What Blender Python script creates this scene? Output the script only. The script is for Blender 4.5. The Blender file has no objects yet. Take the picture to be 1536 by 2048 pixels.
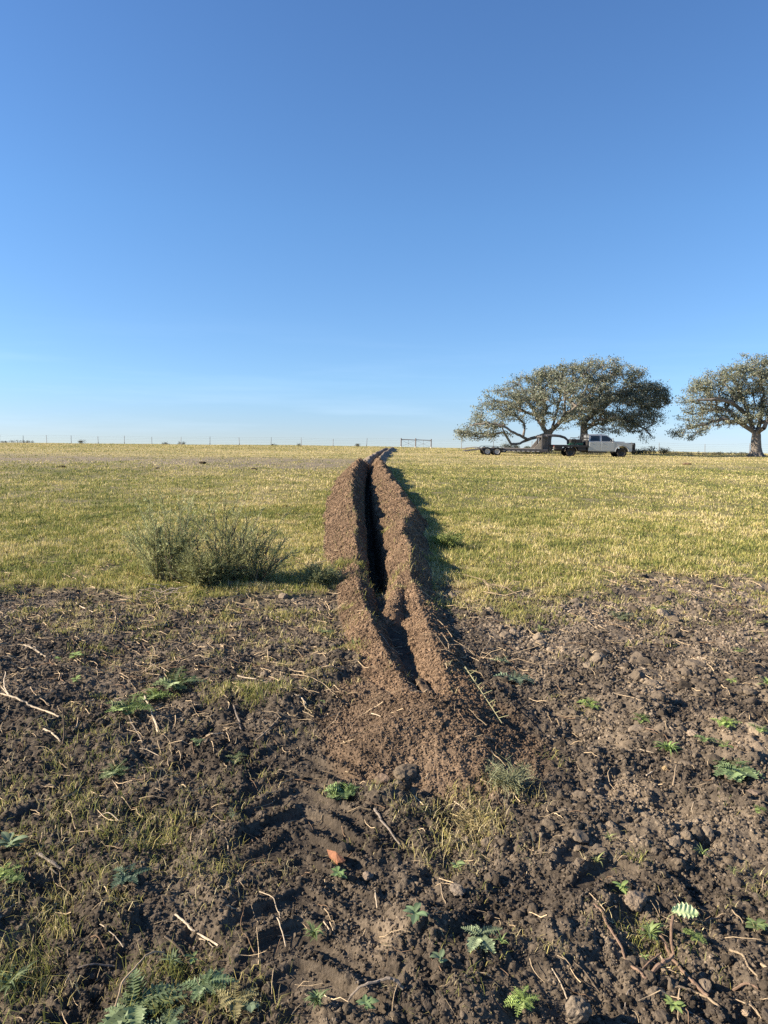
import bpy, math, random
import numpy as np
from mathutils import Vector, Matrix

# ------------------------------------------------------------------ camera, sky, sun
scn = bpy.context.scene
R = math.radians
COL = scn.collection
F_PX, PW, PH = 1420.0, 1536.0, 2048.0
EYE = 1.6
PITCH, ROLL = R(6.1), R(0.9)
_fwd = Vector((0, math.cos(PITCH), -math.sin(PITCH)))
_up0 = Vector((0, math.sin(PITCH), math.cos(PITCH)))
_rt0 = Vector((1, 0, 0))
_rt = _rt0 * math.cos(ROLL) + _up0 * math.sin(ROLL)
_up = _up0 * math.cos(ROLL) - _rt0 * math.sin(ROLL)
cam_d = bpy.data.cameras.new('camera')
cam = bpy.data.objects.new('camera', cam_d); COL.objects.link(cam)
cam_d.sensor_fit = 'VERTICAL'; cam_d.sensor_height = 36.0
cam_d.lens = F_PX / PH * 36.0
cam_d.clip_start = 0.05; cam_d.clip_end = 9000
cam.matrix_world = Matrix(((_rt.x, _up.x, -_fwd.x, 0), (_rt.y, _up.y, -_fwd.y, 0), (_rt.z, _up.z, -_fwd.z, EYE), (0, 0, 0, 1)))
scn.camera = cam

SUN_EL, SUN_AZ = R(25), R(-5)          # sun to the left (-X), a touch behind the camera
sun_dir = Vector((-math.cos(SUN_EL) * math.cos(SUN_AZ), math.cos(SUN_EL) * math.sin(SUN_AZ), math.sin(SUN_EL)))
w = bpy.data.worlds.new("World"); scn.world = w; w.use_nodes = True
nt = w.node_tree; nt.nodes.clear()
def N(nt, t, **kw):
    n = nt.nodes.new(t)
    for k, v in kw.items(): setattr(n, k, v)
    return n
out = N(nt, 'ShaderNodeOutputWorld'); bg = N(nt, 'ShaderNodeBackground')
sky = N(nt, 'ShaderNodeTexSky', sky_type='NISHITA', sun_disc=False)
sky.sun_elevation = SUN_EL; sky.sun_rotation = math.atan2(sun_dir.x, sun_dir.y)
sky.air_density = 1.0; sky.dust_density = 0.1; sky.ozone_density = 3.0; sky.altitude = 0
tc = N(nt, 'ShaderNodeTexCoord')
sep = N(nt, 'ShaderNodeSeparateXYZ'); nt.links.new(tc.outputs['Generated'], sep.inputs[0])
# keep the air just under the eye-level horizon as bright as the air above it (the land falls away there)
zmax = N(nt, 'ShaderNodeMath', operation='MAXIMUM'); nt.links.new(sep.outputs[2], zmax.inputs[0]); zmax.inputs[1].default_value = -0.5
zadd = N(nt, 'ShaderNodeMath', operation='ADD'); nt.links.new(zmax.outputs[0], zadd.inputs[0]); zadd.inputs[1].default_value = 0.045
cmb = N(nt, 'ShaderNodeCombineXYZ')
nt.links.new(sep.outputs[0], cmb.inputs[0]); nt.links.new(sep.outputs[1], cmb.inputs[1]); nt.links.new(zadd.outputs[0], cmb.inputs[2])
nrm = N(nt, 'ShaderNodeVectorMath', operation='NORMALIZE'); nt.links.new(cmb.outputs[0], nrm.inputs[0])
nt.links.new(nrm.outputs[0], sky.inputs[0])
# faint thin cirrus streaks low over the horizon
mp = N(nt, 'ShaderNodeMapping'); nt.links.new(tc.outputs['Generated'], mp.inputs[0]); mp.inputs['Scale'].default_value = (3, 3, 38)
mp.inputs['Rotation'].default_value = (0, R(4), 0)
nz = N(nt, 'ShaderNodeTexNoise'); nt.links.new(mp.outputs[0], nz.inputs[0]); nz.inputs['Scale'].default_value = 1.1; nz.inputs['Detail'].default_value = 6; nz.inputs['Roughness'].default_value = .55
cr = N(nt, 'ShaderNodeMapRange'); nt.links.new(nz.outputs[0], cr.inputs[0])
cr.inputs[1].default_value = .50; cr.inputs[2].default_value = .75; cr.inputs[3].default_value = 0; cr.inputs[4].default_value = .12
fd = N(nt, 'ShaderNodeMapRange'); nt.links.new(sep.outputs[2], fd.inputs[0])
fd.inputs[1].default_value = .16; fd.inputs[2].default_value = .02; fd.inputs[3].default_value = 0; fd.inputs[4].default_value = 1
mu = N(nt, 'ShaderNodeMath', operation='MULTIPLY'); nt.links.new(cr.outputs[0], mu.inputs[0]); nt.links.new(fd.outputs[0], mu.inputs[1])
hs = N(nt, 'ShaderNodeHueSaturation'); nt.links.new(sky.outputs[0], hs.inputs['Color']); hs.inputs['Saturation'].default_value = 1.0; hs.inputs['Hue'].default_value = .5
tint = N(nt, 'ShaderNodeMix', data_type='RGBA', blend_type='MULTIPLY'); tint.inputs[0].default_value = 1
nt.links.new(hs.outputs[0], tint.inputs[6])
ramp = N(nt, 'ShaderNodeValToRGB'); nt.links.new(sep.outputs[2], ramp.inputs[0])   # clear deep blue winter air
el_ = ramp.color_ramp.elements; el_[0].position = 0.0; el_[0].color = (.55, .58, .74, 1); el_[1].position = .5; el_[1].color = (.53, .71, .91, 1)
for p_, c_ in ((.07, (.57, .69, .84)), (.28, (.56, .75, .92))):
    e_ = el_.new(p_); e_.color = (*c_, 1)
nt.links.new(ramp.outputs[0], tint.inputs[7])
mx = N(nt, 'ShaderNodeMix', data_type='RGBA'); nt.links.new(mu.outputs[0], mx.inputs[0])
nt.links.new(tint.outputs[2], mx.inputs[6]); mx.inputs[7].default_value = (4.6, 5.7, 6.9, 1)
nt.links.new(mx.outputs[2], bg.inputs[0]); bg.inputs[1].default_value = 0.073
nt.links.new(bg.outputs[0], out.inputs[0])

sd = bpy.data.lights.new('sun', 'SUN'); sd.energy = 4.4; sd.angle = R(0.53); sd.color = (1.0, 0.86, 0.68)
so = bpy.data.objects.new('sun', sd); COL.objects.link(so)
so.rotation_euler = (-sun_dir).to_track_quat('-Z', 'Y').to_euler(); so.location = (-60, 20, 50)

vs = scn.view_settings
vs.view_transform = "Standard"; vs.look = "None"; vs.exposure = 1.60; vs.gamma = 1.0; vs.use_curve_mapping = False
scn.cycles.max_bounces = 6; scn.cycles.diffuse_bounces = 3; scn.cycles.transparent_max_bounces = 8
scn.cycles.use_denoising = False

# ------------------------------------------------------------------ helpers
rng = np.random.default_rng(7)
random.seed(7)

def W(px, py, z=0.0):
    """point of the flat field seen at photo pixel (px, py)"""
    d = _fwd * F_PX + _rt * (px - PW / 2) + _up * (PH / 2 - py)
    t = (z - EYE) / d.z
    return np.array([d.x * t, d.y * t])

def at(px, py, Y):
    """point at distance Y in front, seen at (px,py)"""
    d = _fwd * F_PX + _rt * (px - PW / 2) + _up * (PH / 2 - py)
    t = Y / d.y
    return np.array([d.x * t, Y, EYE + d.z * t])

def _hash(ix, iy, seed):
    h = (ix.astype(np.int64) * 374761393 + iy.astype(np.int64) * 668265263 + seed * 974634777) & 0xFFFFFFFF
    h = ((h ^ (h >> 13)) * 1274126177) & 0xFFFFFFFF
    h = ((h ^ (h >> 16)) * 2246822519) & 0xFFFFFFFF
    return ((h ^ (h >> 15)) & 0xFFFFFF) / float(0x1000000)

def perlin(x, y, seed=0):
    x = np.asarray(x, float); y = np.asarray(y, float)
    ix = np.floor(x); iy = np.floor(y); fx = x - ix; fy = y - iy
    u = fx * fx * fx * (fx * (fx * 6 - 15) + 10); v = fy * fy * fy * (fy * (fy * 6 - 15) + 10)
    def g(dx, dy):
        a = _hash(ix + dx, iy + dy, seed) * 2 * np.pi
        return np.cos(a) * (fx - dx) + np.sin(a) * (fy - dy)
    a = g(0, 0); b = g(1, 0); c = g(0, 1); d = g(1, 1)
    return (a + (b - a) * u + (c - a) * v + (a - b - c + d) * u * v) * 1.5

def fbm(x, y, sc, oct=3, seed=0, gain=.5):
    s = 0; a = 1
    for k in range(oct):
        s = s + a * perlin(x / sc + 17.3 * k, y / sc - 9.1 * k, seed + k * 31); a *= gain; sc /= 2.03
    return s

def lumps(x, y, cell, seed, p=.9):
    """rounded pebble-like bumps, 0..1, on a jittered grid"""
    gx = x / cell; gy = y / cell
    ix = np.floor(gx); iy = np.floor(gy); best = np.zeros_like(gx)
    for dx in (-1, 0, 1):
        for dy in (-1, 0, 1):
            cx = ix + dx; cy = iy + dy
            px = cx + _hash(cx, cy, seed); py = cy + _hash(cx, cy, seed + 5)
            rr = .35 + .5 * _hash(cx, cy, seed + 9); on = _hash(cx, cy, seed + 13) < p
            d2 = ((gx - px) ** 2 + (gy - py) ** 2) / rr ** 2
            v = np.sqrt(np.clip(1 - d2, 0, 1)) * rr * on
            best = np.maximum(best, v)
    return best

def smooth(a, b, x):
    t = np.clip((x - a) / (b - a), 0, 1)
    return t * t * (3 - 2 * t)

# ------------------------------------------------------------------ terrain definition (metres; camera stands at 0,0)
def poly(pts):
    w_ = np.array([W(*p) for p in pts]); w_ = w_[np.argsort(w_[:, 1])]
    return w_[:, 1], w_[:, 0]
# trench centre line
TC = poly([(852, 1400), (835, 1370), (808, 1310), (778, 1240), (760, 1190), (757, 1170), (750, 1100), (741, 1040), (737, 1000), (736, 960), (741, 935), (752, 919), (768, 906), (782, 897)])
def tcx(y): return np.interp(y, *TC) + .03 * perlin(y / .9, y * 0 + 3, 5) * smooth(3, 9, y)
def tab(y, D, V): return np.interp(y, D, V)
LC = ([4.0, 4.5, 5.1, 5.9, 7.1, 8, 10, 13, 18, 25, 33, 36, 90], [.10, .14, .19, .22, .25, .26, .27, .34, .42, .50, .42, .3, .34])
LO = ([4.0, 4.5, 5.1, 5.9, 7.1, 8, 10, 13, 15.5, 25, 33, 36, 90], [.22, .32, .40, .42, .45, .54, .70, .86, .97, 1.10, 1.0, .8, .8])
LH = ([3.6, 4.3, 5.1, 6.0, 7.2, 7.7, 8.2, 9, 13, 20, 28, 33, 36, 60, 85, 92], [0, .07, .13, .14, .15, .09, .14, .24, .34, .40, .44, .46, .20, .26, .20, 0])
RC = ([4.0, 4.5, 5.1, 5.9, 7.1, 8, 8.6, 10.2, 11.3, 12.4, 14, 19, 22.5, 33, 36, 90], [.12, .17, .21, .27, .32, .36, .41, .35, .52, .78, .74, .70, .60, .45, .3, .40])
RO = ([4.0, 4.5, 5.1, 5.9, 7.1, 8, 10, 12.4, 14, 19, 25, 33, 36, 90], [.24, .28, .32, .38, .54, .64, .70, 1.0, .95, .95, .90, .88, .75, .9])
RH = ([3.6, 4.3, 5.1, 6.0, 7.2, 8.2, 9, 13, 20, 28, 35, 38, 60, 85, 92], [0, .08, .14, .15, .24, .30, .29, .29, .33, .37, .42, .24, .32, .24, 0])
DEP = ([3.9, 4.6, 6.0, 7.0, 7.4, 7.7, 40, 60, 90], [0, .01, .03, .06, .14, .75, .7, .4, .15])
TWD = ([4.0, 5.0, 6.5, 7.4, 7.8, 20, 90], [.02, .05, .06, .085, .095, .10, .11])

EDGE = np.array([W(*p) for p in [(-900, 1185), (-300, 1178), (0, 1178), (150, 1190), (300, 1192), (420, 1196), (560, 1198), (690, 1190), (800, 1180), (930, 1190), (1040, 1182), (1150, 1172), (1300, 1165), (1420, 1150), (1536, 1152), (2000, 1140)]])
EDGE = EDGE[np.argsort(EDGE[:, 0])]
def edge_y(x): return np.interp(x, EDGE[:, 0], EDGE[:, 1])
def grassness(x, y):
    n = .75 * fbm(x, y, 1.3, 3, 41) + .45 * fbm(x, y, .28, 2, 47)
    return smooth(-.38, .38, y - edge_y(x) + n * .8)

def bank(x, y):
    """returns height, left weight, right weight, trench weight"""
    c = tcx(y); s = x - c
    nl = perlin(y / 1.3, y * 0 + 1.5, 61); nr = perlin(y / 1.5, y * 0 + 7.5, 67); n3 = perlin(y / .45, y * 0 + 2.5, 71)
    far = smooth(6, 9, y)
    lc = tab(y, *LC) * (1 + (.10 * nl + .05 * n3) * (.4 + far)); lo = tab(y, *LO) * (1 + .10 * perlin(y / 1.9, y * 0 + .5, 73) + .05 * n3)
    rc = tab(y, *RC) * (1 + (.10 * nr + .07 * n3) * far + .05 * nr); ro = tab(y, *RO) * (1 + .12 * perlin(y / 1.6, y * 0 + 4.5, 79) + .05 * nr * far)
    ro = np.maximum(ro, rc + .25)
    hl = tab(y, *LH) * (1 + .22 * nl + .12 * n3); hr = tab(y, *RH) * (1 + .34 * nr + .06 * n3)
    hl = hl * (1 + .35 * perlin(y / 3.1, y * 0 + 8.5, 84) * smooth(36, 40, y)); hr = hr * (1 + .5 * perlin(y / 2.7, y * 0 + 6.5, 85) * smooth(36, 40, y))
    tw = tab(y, *TWD) * (1 + .18 * n3); dp = tab(y, *DEP)
    a = -s
    up_l = np.clip((lo - a) / np.maximum(lo - lc, .05), 0, 1); dn_l = np.clip((a - tw) / np.maximum(lc - tw, .03), 0, 1)
    h_l = hl * np.minimum(up_l * (1.12 - .12 * up_l), dn_l ** 1.1) * (a > 0)
    up_r = np.clip((ro - s) / np.maximum(ro - rc, .05), 0, 1); dn_r = np.clip((s - tw) / np.maximum(rc - tw, .03), 0, 1)
    # the right heap rises gently from the slot, then steeper to its crest
    h_r = hr * np.minimum(up_r, .35 * dn_r ** .5 + .65 * dn_r) * (s > 0)
    # soft crests
    end = smooth(3.7, 4.4, y) * (1 - smooth(88, 94, y))
    tr = (1 - smooth(tw * .75, tw * 1.25 + .01, np.abs(s))) * end
    wl = smooth(0, .12, up_l) * (a > tw) * end; wr = smooth(0, .12, up_r) * (s > tw) * end
    # tongue of soil spilled back into the near end of the trench
    A_, B_ = W(812, 1165), W(782, 1248); d_ = B_ - A_; L2 = (d_ ** 2).sum(); u_ = np.clip(((x - A_[0]) * d_[0] + (y - A_[1]) * d_[1]) / L2, 0, 1)
    q2 = (x - A_[0] - u_ * d_[0]) ** 2 + (y - A_[1] - u_ * d_[1]) ** 2
    tg = .13 * np.exp(-q2 / .11 ** 2 * (1 + .3 * n3)) * (y > 5)
    return np.maximum((h_l + h_r) * end, tg) - tr * dp * (1 - np.clip(tg / .1, 0, .9)), wl, np.maximum(wr, (tg > .03) * 1.0), tr * (tg < .03)

HEAP = W(862, 1478)
def heap(x, y):
    dx = (x - HEAP[0]); dy = (y - HEAP[1])
    dx = dx + .10 * dy
    d = np.sqrt((dx / .60) ** 2 + (dy / np.where(dy > 0, 1.15, .62)) ** 2) + .16 * perlin(x / .3, y / .3, 88)
    return .13 * smooth(1.0, .1, d), smooth(1.08, .85, d)

def treads(x, y):
    """two strips of tractor-lug prints (chevrons): height, mask"""
    h = 0; m = 0; full = 0
    for (c0, c1, hw, sp, seed, y0, y1, k) in ((W(606, 1500), W(613, 1990), .25, .175, 3, 1.75, 3.75, .85), (W(1200, 1650), W(1262, 1800), .22, .19, 9, 2.30, 2.85, .85)):
        t = (y - c1[1]) / (c0[1] - c1[1]); cx = c1[0] + (c0[0] - c1[0]) * t
        d = x - cx
        mask = (1 - smooth(hw * .85, hw * 1.15, np.abs(d) + .03 * perlin(x / .08, y / .08, seed))) * smooth(y0, y0 + .12, y) * (1 - smooth(y1 - .3, y1, y))
        broken = smooth(-.5, .3, fbm(x, y, .33, 2, seed + 3))
        ph = (y + k * np.sqrt((d + .015) ** 2 + .0004) + .02 * perlin(x / .15, y / .15, seed + 8)) / sp + .0 * d
        f = ph - np.floor(ph)
        # flat-bottomed print rising to a thin pressed ridge
        prof = np.where(f < .56, -.026 + .024 * f, np.where(f < .68, -.002 + .018 * np.sin((f - .56) / .24 * np.pi), .010 * (1 - f) / .32))
        h = h + prof * mask * (.40 + .50 * broken)
        m = np.maximum(m, mask * (f < .66) * broken); full = np.maximum(full, mask)
    return h, m, full

PITS = [(W(1300, 1318), .28, .10, .05), (W(680, 1300), .2, .12, .05), (W(1340, 1600), .3, .2, .05), (W(950, 1790), .35, .15, .05), (W(300, 1320), .45, .18, .05), (W(250, 1560), .45, .14, .06),
        (W(1180, 1560), .3, .15, .05), (W(60, 1980), .35, .2, .06), (W(180, 1880), .3, .1, .05), (W(1100, 1440), .5, .2, .06), (W(860, 1700), .4, .15, .04)]

def terrain(x, y):
    x = np.asarray(x, float); y = np.asarray(y, float)
    far = np.hypot(x, y)
    g = grassness(x, y)
    hb, wl, wr, tr = bank(x, y); hh, wh = heap(x, y); ht, mt, mf = treads(x, y)
    bank_w = np.maximum(np.maximum(wl, wr), tr)
    z = .035 * g
    z = z + .10 * fbm(x, y, 14, 2, 11) * smooth(6, 30, far) * (1 - bank_w)
    z = z + .018 * fbm(x, y, .9, 2, 15) * g * (1 - smooth(40, 60, far))
    # rise and fall of the far field: it drops away behind the fence
    yc = 95 - .2 * x
    over = np.clip(y - yc, 0, None)
    z = z - np.where(over < 45, .00036 * over ** 2, .00036 * 45 ** 2 + (over - 45) * .0324)
    z = z * np.where(y < -5, 1, 1)
    z = z - .45 * np.clip(-x / 60, 0, 1.3) * smooth(55, 105, y)
    # rough worked soil in front
    s = (1 - g) * (1 - .75 * bank_w)
    lod = 1 - smooth(9, 13, far)
    rough = .050 * fbm(x, y, .75, 2, 21) + .030 * fbm(x, y, .24, 3, 25) 
    rough = rough * (1 - .45 * smooth(4, 6, far)) + .030 * (1 - .7 * smooth(4.2, 6, far)) * lumps(x + .03 * perlin(x / .05, y / .05, 7), y + .03 * perlin(x / .05, y / .05, 8), .13, 31, .4) * smooth(-.1, .5, fbm(x, y, .8, 2, 33) + np.clip(x, -.5, .5) * .5)
    patch = smooth(-.25, .45, fbm(x, y, .55, 2, 171) + .12)
    rough = rough + (.006 + .014 * patch) * lumps(x + .015 * perlin(x / .03, y / .03, 9), y, .052, 35, .7) * (1 - .75 * smooth(3.5, 6, far))
    z = z + s * lod * rough * (1 - .95 * mt) * (1 - .65 * mf) * (1 - .5 * wh)
    near = 1 - smooth(5, 8, far)
    soilish = np.clip((1 - g) + bank_w, 0, 1)
    z = z + soilish * near * (.007 * lumps(x, y, .022, 37, .9) + .009 * fbm(x, y, .045, 3, 39)) * (1 - .85 * mt)
    z = z + bank_w * (1 - smooth(20, 45, far)) * (.018 * fbm(x, y, .22, 2, 51) + .004 * lumps(x, y, .05, 53, .9) + .007 * fbm(x, y, .07, 2, 55)) * (1 - .5 * tr)
    for c, rx, dpt, _ in PITS:
        z = z - dpt * .16 * np.exp(-(((x - c[0]) / rx) ** 2 + ((y - c[1]) / (rx * .7)) ** 2) * 1.5) * (1 - bank_w)
    z = z + hb + hh * (1 - .6 * np.maximum(wl, wr)) + ht * (1 - bank_w)
    return z, g, wl, wr, tr, wh, mt

def gz(x, y): return terrain(np.atleast_1d(x), np.atleast_1d(y))[0]

def soil_color(x, y, g, wl, wr, tr, wh, mt):
    n = fbm(x, y, .5, 3, 91); n2 = fbm(x, y, .06, 2, 95)
    n = n[..., None]; n2 = n2[..., None]
    dark = np.array([.052, .042, .032]); pale = np.array([.150, .120, .086]); brown = np.array([.156, .106, .067]); grey = np.array([.19, .16, .125])
    c = dark + (pale - dark) * np.clip(.26 + .50 * n + .35 * n2, 0, 1)
    # right side is drier
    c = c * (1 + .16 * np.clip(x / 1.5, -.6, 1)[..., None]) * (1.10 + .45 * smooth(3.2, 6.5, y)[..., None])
    # a few clayey pale spots
    for (q, r_) in ((W(1240, 1580), .16), (W(1480, 1490), .22), (W(810, 1540), .11), (W(770, 1885), .09), (W(1440, 1430), .12)):
        k = np.exp(-((x - q[0]) ** 2 + (y - q[1]) ** 2) / r_ ** 2)[..., None]
        c = c + (np.array([.30, .235, .165]) - c) * k * .45
    bw = np.clip(np.maximum(wl, wr) + .75 * wh, 0, 1)[..., None]
    br = brown * (1 + .30 * n + .25 * n2)
    br = br + (dark - br) * (.12 * wh * (1 - np.maximum(wl, wr)))[..., None]
    c = c + (br - c) * bw
    fb = (smooth(34, 40, y))[..., None]
    c = c + (grey - c) * fb * bw * .8
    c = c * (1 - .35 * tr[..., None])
    return c

def grass_tone(x, y):
    """0 green .. 1 straw, and a sparse (bare, grey) weight"""
    D = y
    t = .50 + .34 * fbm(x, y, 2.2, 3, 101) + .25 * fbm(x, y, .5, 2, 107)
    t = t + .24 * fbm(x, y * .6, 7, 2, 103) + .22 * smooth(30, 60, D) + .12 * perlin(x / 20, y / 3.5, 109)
    t = t - .25 * smooth(9.5, 8, D) * smooth(.5, 3, np.abs(x + .3)) * .6
    strip = np.exp(-((D - 51 - .04 * x) / 1.6) ** 2) + .7 * np.exp(-((D - 63) / 3.0) ** 2)
    t = t + .4 * strip
    sp = np.exp(-((D - 39) / 8.5) ** 2) * smooth(1.5, -2.0, x) * (1.05 + .6 * fbm(x, y, 3, 2, 113))
    sp = sp + .8 * np.exp(-((D - 42) / 5) ** 2) * smooth(3, 9, x) * (.4 + .9 * fbm(x, y, 4, 2, 117))
    sp = sp + .5 * smooth(.25, .6, fbm(x, y, 1.2, 2, 119)) * (1 - smooth(25, 35, D))
    return np.clip(t, 0, 1), np.clip(sp, 0, 1)

# ------------------------------------------------------------------ mesh builders
class MB:
    def __init__(s): s.v = []; s.f3 = []; s.f4 = []; s.c = []; s.n = 0
    def add(s, v, f3=None, f4=None, c=None):
        v = np.asarray(v, float).reshape(-1, 3)
        if f3 is not None and len(f3): s.f3.append(np.asarray(f3, np.int64).reshape(-1, 3) + s.n)
        if f4 is not None and len(f4): s.f4.append(np.asarray(f4, np.int64).reshape(-1, 4) + s.n)
        s.v.append(v)
        if c is not None:
            c = np.asarray(c, float)
            if c.ndim == 1: c = np.broadcast_to(c, (len(v), 3))
            s.c.append(c)
        s.n += len(v)
    def tube(s, pts, rad, sides=6, c=None, cap=True):
        pts = np.asarray(pts, float); n = len(pts); rad = np.broadcast_to(np.asarray(rad, float), (n,))
        tg = np.gradient(pts, axis=0); tg /= np.linalg.norm(tg, axis=1)[:, None] + 1e-9
        ref = np.array([0, 0, 1.0]) if abs(tg[:, 2]).mean() < .8 else np.array([1.0, 0, 0])
        u = np.cross(tg, ref); u /= np.linalg.norm(u, axis=1)[:, None] + 1e-9; v = np.cross(tg, u)
        a = np.arange(sides) / sides * 2 * np.pi
        ring = pts[:, None] + rad[:, None, None] * (np.cos(a)[None, :, None] * u[:, None] + np.sin(a)[None, :, None] * v[:, None])
        i = np.arange(n - 1)[:, None] * sides; j = np.arange(sides)[None]; j2 = (j + 1) % sides
        f4 = np.stack([i + j, i + j2, i + sides + j2, i + sides + j], -1).reshape(-1, 4)
        vv = ring.reshape(-1, 3); f3 = []
        if cap:
            vv = np.vstack([vv, pts[0], pts[-1]]); m = n * sides
            jj = np.arange(sides)
            f3 = np.vstack([np.stack([np.full(sides, m), (jj + 1) % sides, jj], -1), np.stack([np.full(sides, m + 1), m - sides + jj, m - sides + (jj + 1) % sides], -1)])
        s.add(vv, f3, f4, c)
    def box(s, c, sz, rot=0, bev=0, col=None, taper=1.0):
        sx, sy, sz_ = np.array(sz, float) / 2
        if bev <= 0:
            v = np.array([(x * sx, y * sy, z * sz_) for z in (-1, 1) for y in (-1, 1) for x in (-1, 1)], float)
            v[4:, :2] *= taper
            f = [(0, 2, 3, 1), (4, 5, 7, 6), (0, 1, 5, 4), (2, 6, 7, 3), (0, 4, 6, 2), (1, 3, 7, 5)]
            f3 = []
        else:
            b = bev; v = []; 
            # chamfered box: 24 verts
            for z in (-1, 1):
                for y in (-1, 1):
                    for x in (-1, 1):
                        v += [(x * sx, y * (sy - b), z * (sz_ - b)), (x * (sx - b), y * sy, z * (sz_ - b)), (x * (sx - b), y * (sy - b), z * sz_)]
            v = np.array(v, float)
            I = lambda x, y, z, k: ((z * 4 + y * 2 + x) * 3 + k)
            f = []; f3 = []
            for x in (0, 1): f.append((I(x, 0, 0, 0), I(x, 1, 0, 0), I(x, 1, 1, 0), I(x, 0, 1, 0)))
            for y in (0, 1): f.append((I(0, y, 0, 1), I(1, y, 0, 1), I(1, y, 1, 1), I(0, y, 1, 1)))
            for z in (0, 1): f.append((I(0, 0, z, 2), I(1, 0, z, 2), I(1, 1, z, 2), I(0, 1, z, 2)))
            for p in (0, 1):
                for q in (0, 1):
                    f.append((I(p, q, 0, 0), I(p, q, 1, 0), I(p, q, 1, 1), I(p, q, 0, 1)))
                    f.append((I(p, 0, q, 0), I(p, 1, q, 0), I(p, 1, q, 2), I(p, 0, q, 2)))
                    f.append((I(0, p, q, 1), I(1, p, q, 1), I(1, p, q, 2), I(0, p, q, 2)))
            for x in (0, 1):
                for y in (0, 1):
                    for z in (0, 1): f3.append((I(x, y, z, 0), I(x, y, z, 1), I(x, y, z, 2)))
        if rot:
            cr_, sr = math.cos(rot), math.sin(rot)
            v = np.stack([v[:, 0] * cr_ + v[:, 2] * sr, v[:, 1], -v[:, 0] * sr + v[:, 2] * cr_], -1)
        s.add(v + np.array(c, float), f3, f, col)
    def build(s, name, mat, parent=None, loc=None, smooth_=False):
        me = bpy.data.meshes.new(name)
        v = np.vstack(s.v) if s.v else np.zeros((0, 3))
        f3 = np.vstack(s.f3) if s.f3 else np.zeros((0, 3), int); f4 = np.vstack(s.f4) if s.f4 else np.zeros((0, 4), int)
        fill_mesh(me, v, f3, f4, np.vstack(s.c) if s.c and sum(map(len, s.c)) == len(v) else None, smooth_)
        me.materials.append(mat)
        o = bpy.data.objects.new(name, me); COL.objects.link(o)
        if parent: o.parent = parent
        if loc is not None: o.location = loc
        return o

def fill_mesh(me, v, f3, f4, c=None, smooth_=False):
    me.vertices.add(len(v)); me.vertices.foreach_set('co', v.astype(np.float32).ravel())
    nl = len(f3) * 3 + len(f4) * 4
    me.loops.add(nl); me.loops.foreach_set('vertex_index', np.concatenate([f3.ravel(), f4.ravel()]).astype(np.int32))
    me.polygons.add(len(f3) + len(f4))
    st = np.concatenate([np.arange(len(f3)) * 3, len(f3) * 3 + np.arange(len(f4)) * 4]).astype(np.int32)
    me.polygons.foreach_set('loop_start', st)
    me.polygons.foreach_set('use_smooth', np.full(len(st), smooth_))
    me.update(calc_edges=True)
    if c is not None:
        at_ = me.color_attributes.new('Col', 'FLOAT_COLOR', 'POINT')
        at_.data.foreach_set('color', np.hstack([c, np.ones((len(c), 1))]).astype(np.float32).ravel())

def from_poly(name, verts, faces, mat, parent=None, loc=None, smooth_=False):
    me = bpy.data.meshes.new(name); me.from_pydata([tuple(map(float, p)) for p in verts], [], [tuple(f) for f in faces]); me.update()
    if smooth_: me.polygons.foreach_set('use_smooth', [True] * len(me.polygons))
    me.materials.append(mat); o = bpy.data.objects.new(name, me); COL.objects.link(o)
    if parent: o.parent = parent
    if loc is not None: o.location = loc
    return o

def tag(o, label=None, cat=None, group=None, kind=None):
    if label: o['label'] = label
    if cat: o['category'] = cat
    if group: o['group'] = group
    if kind: o['kind'] = kind
    return o
def thing(name, label, cat, loc=(0, 0, 0), group=None):
    o = bpy.data.objects.new(name, None); COL.objects.link(o); o.location = loc; o.empty_display_size = .2
    return tag(o, label, cat, group)

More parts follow.
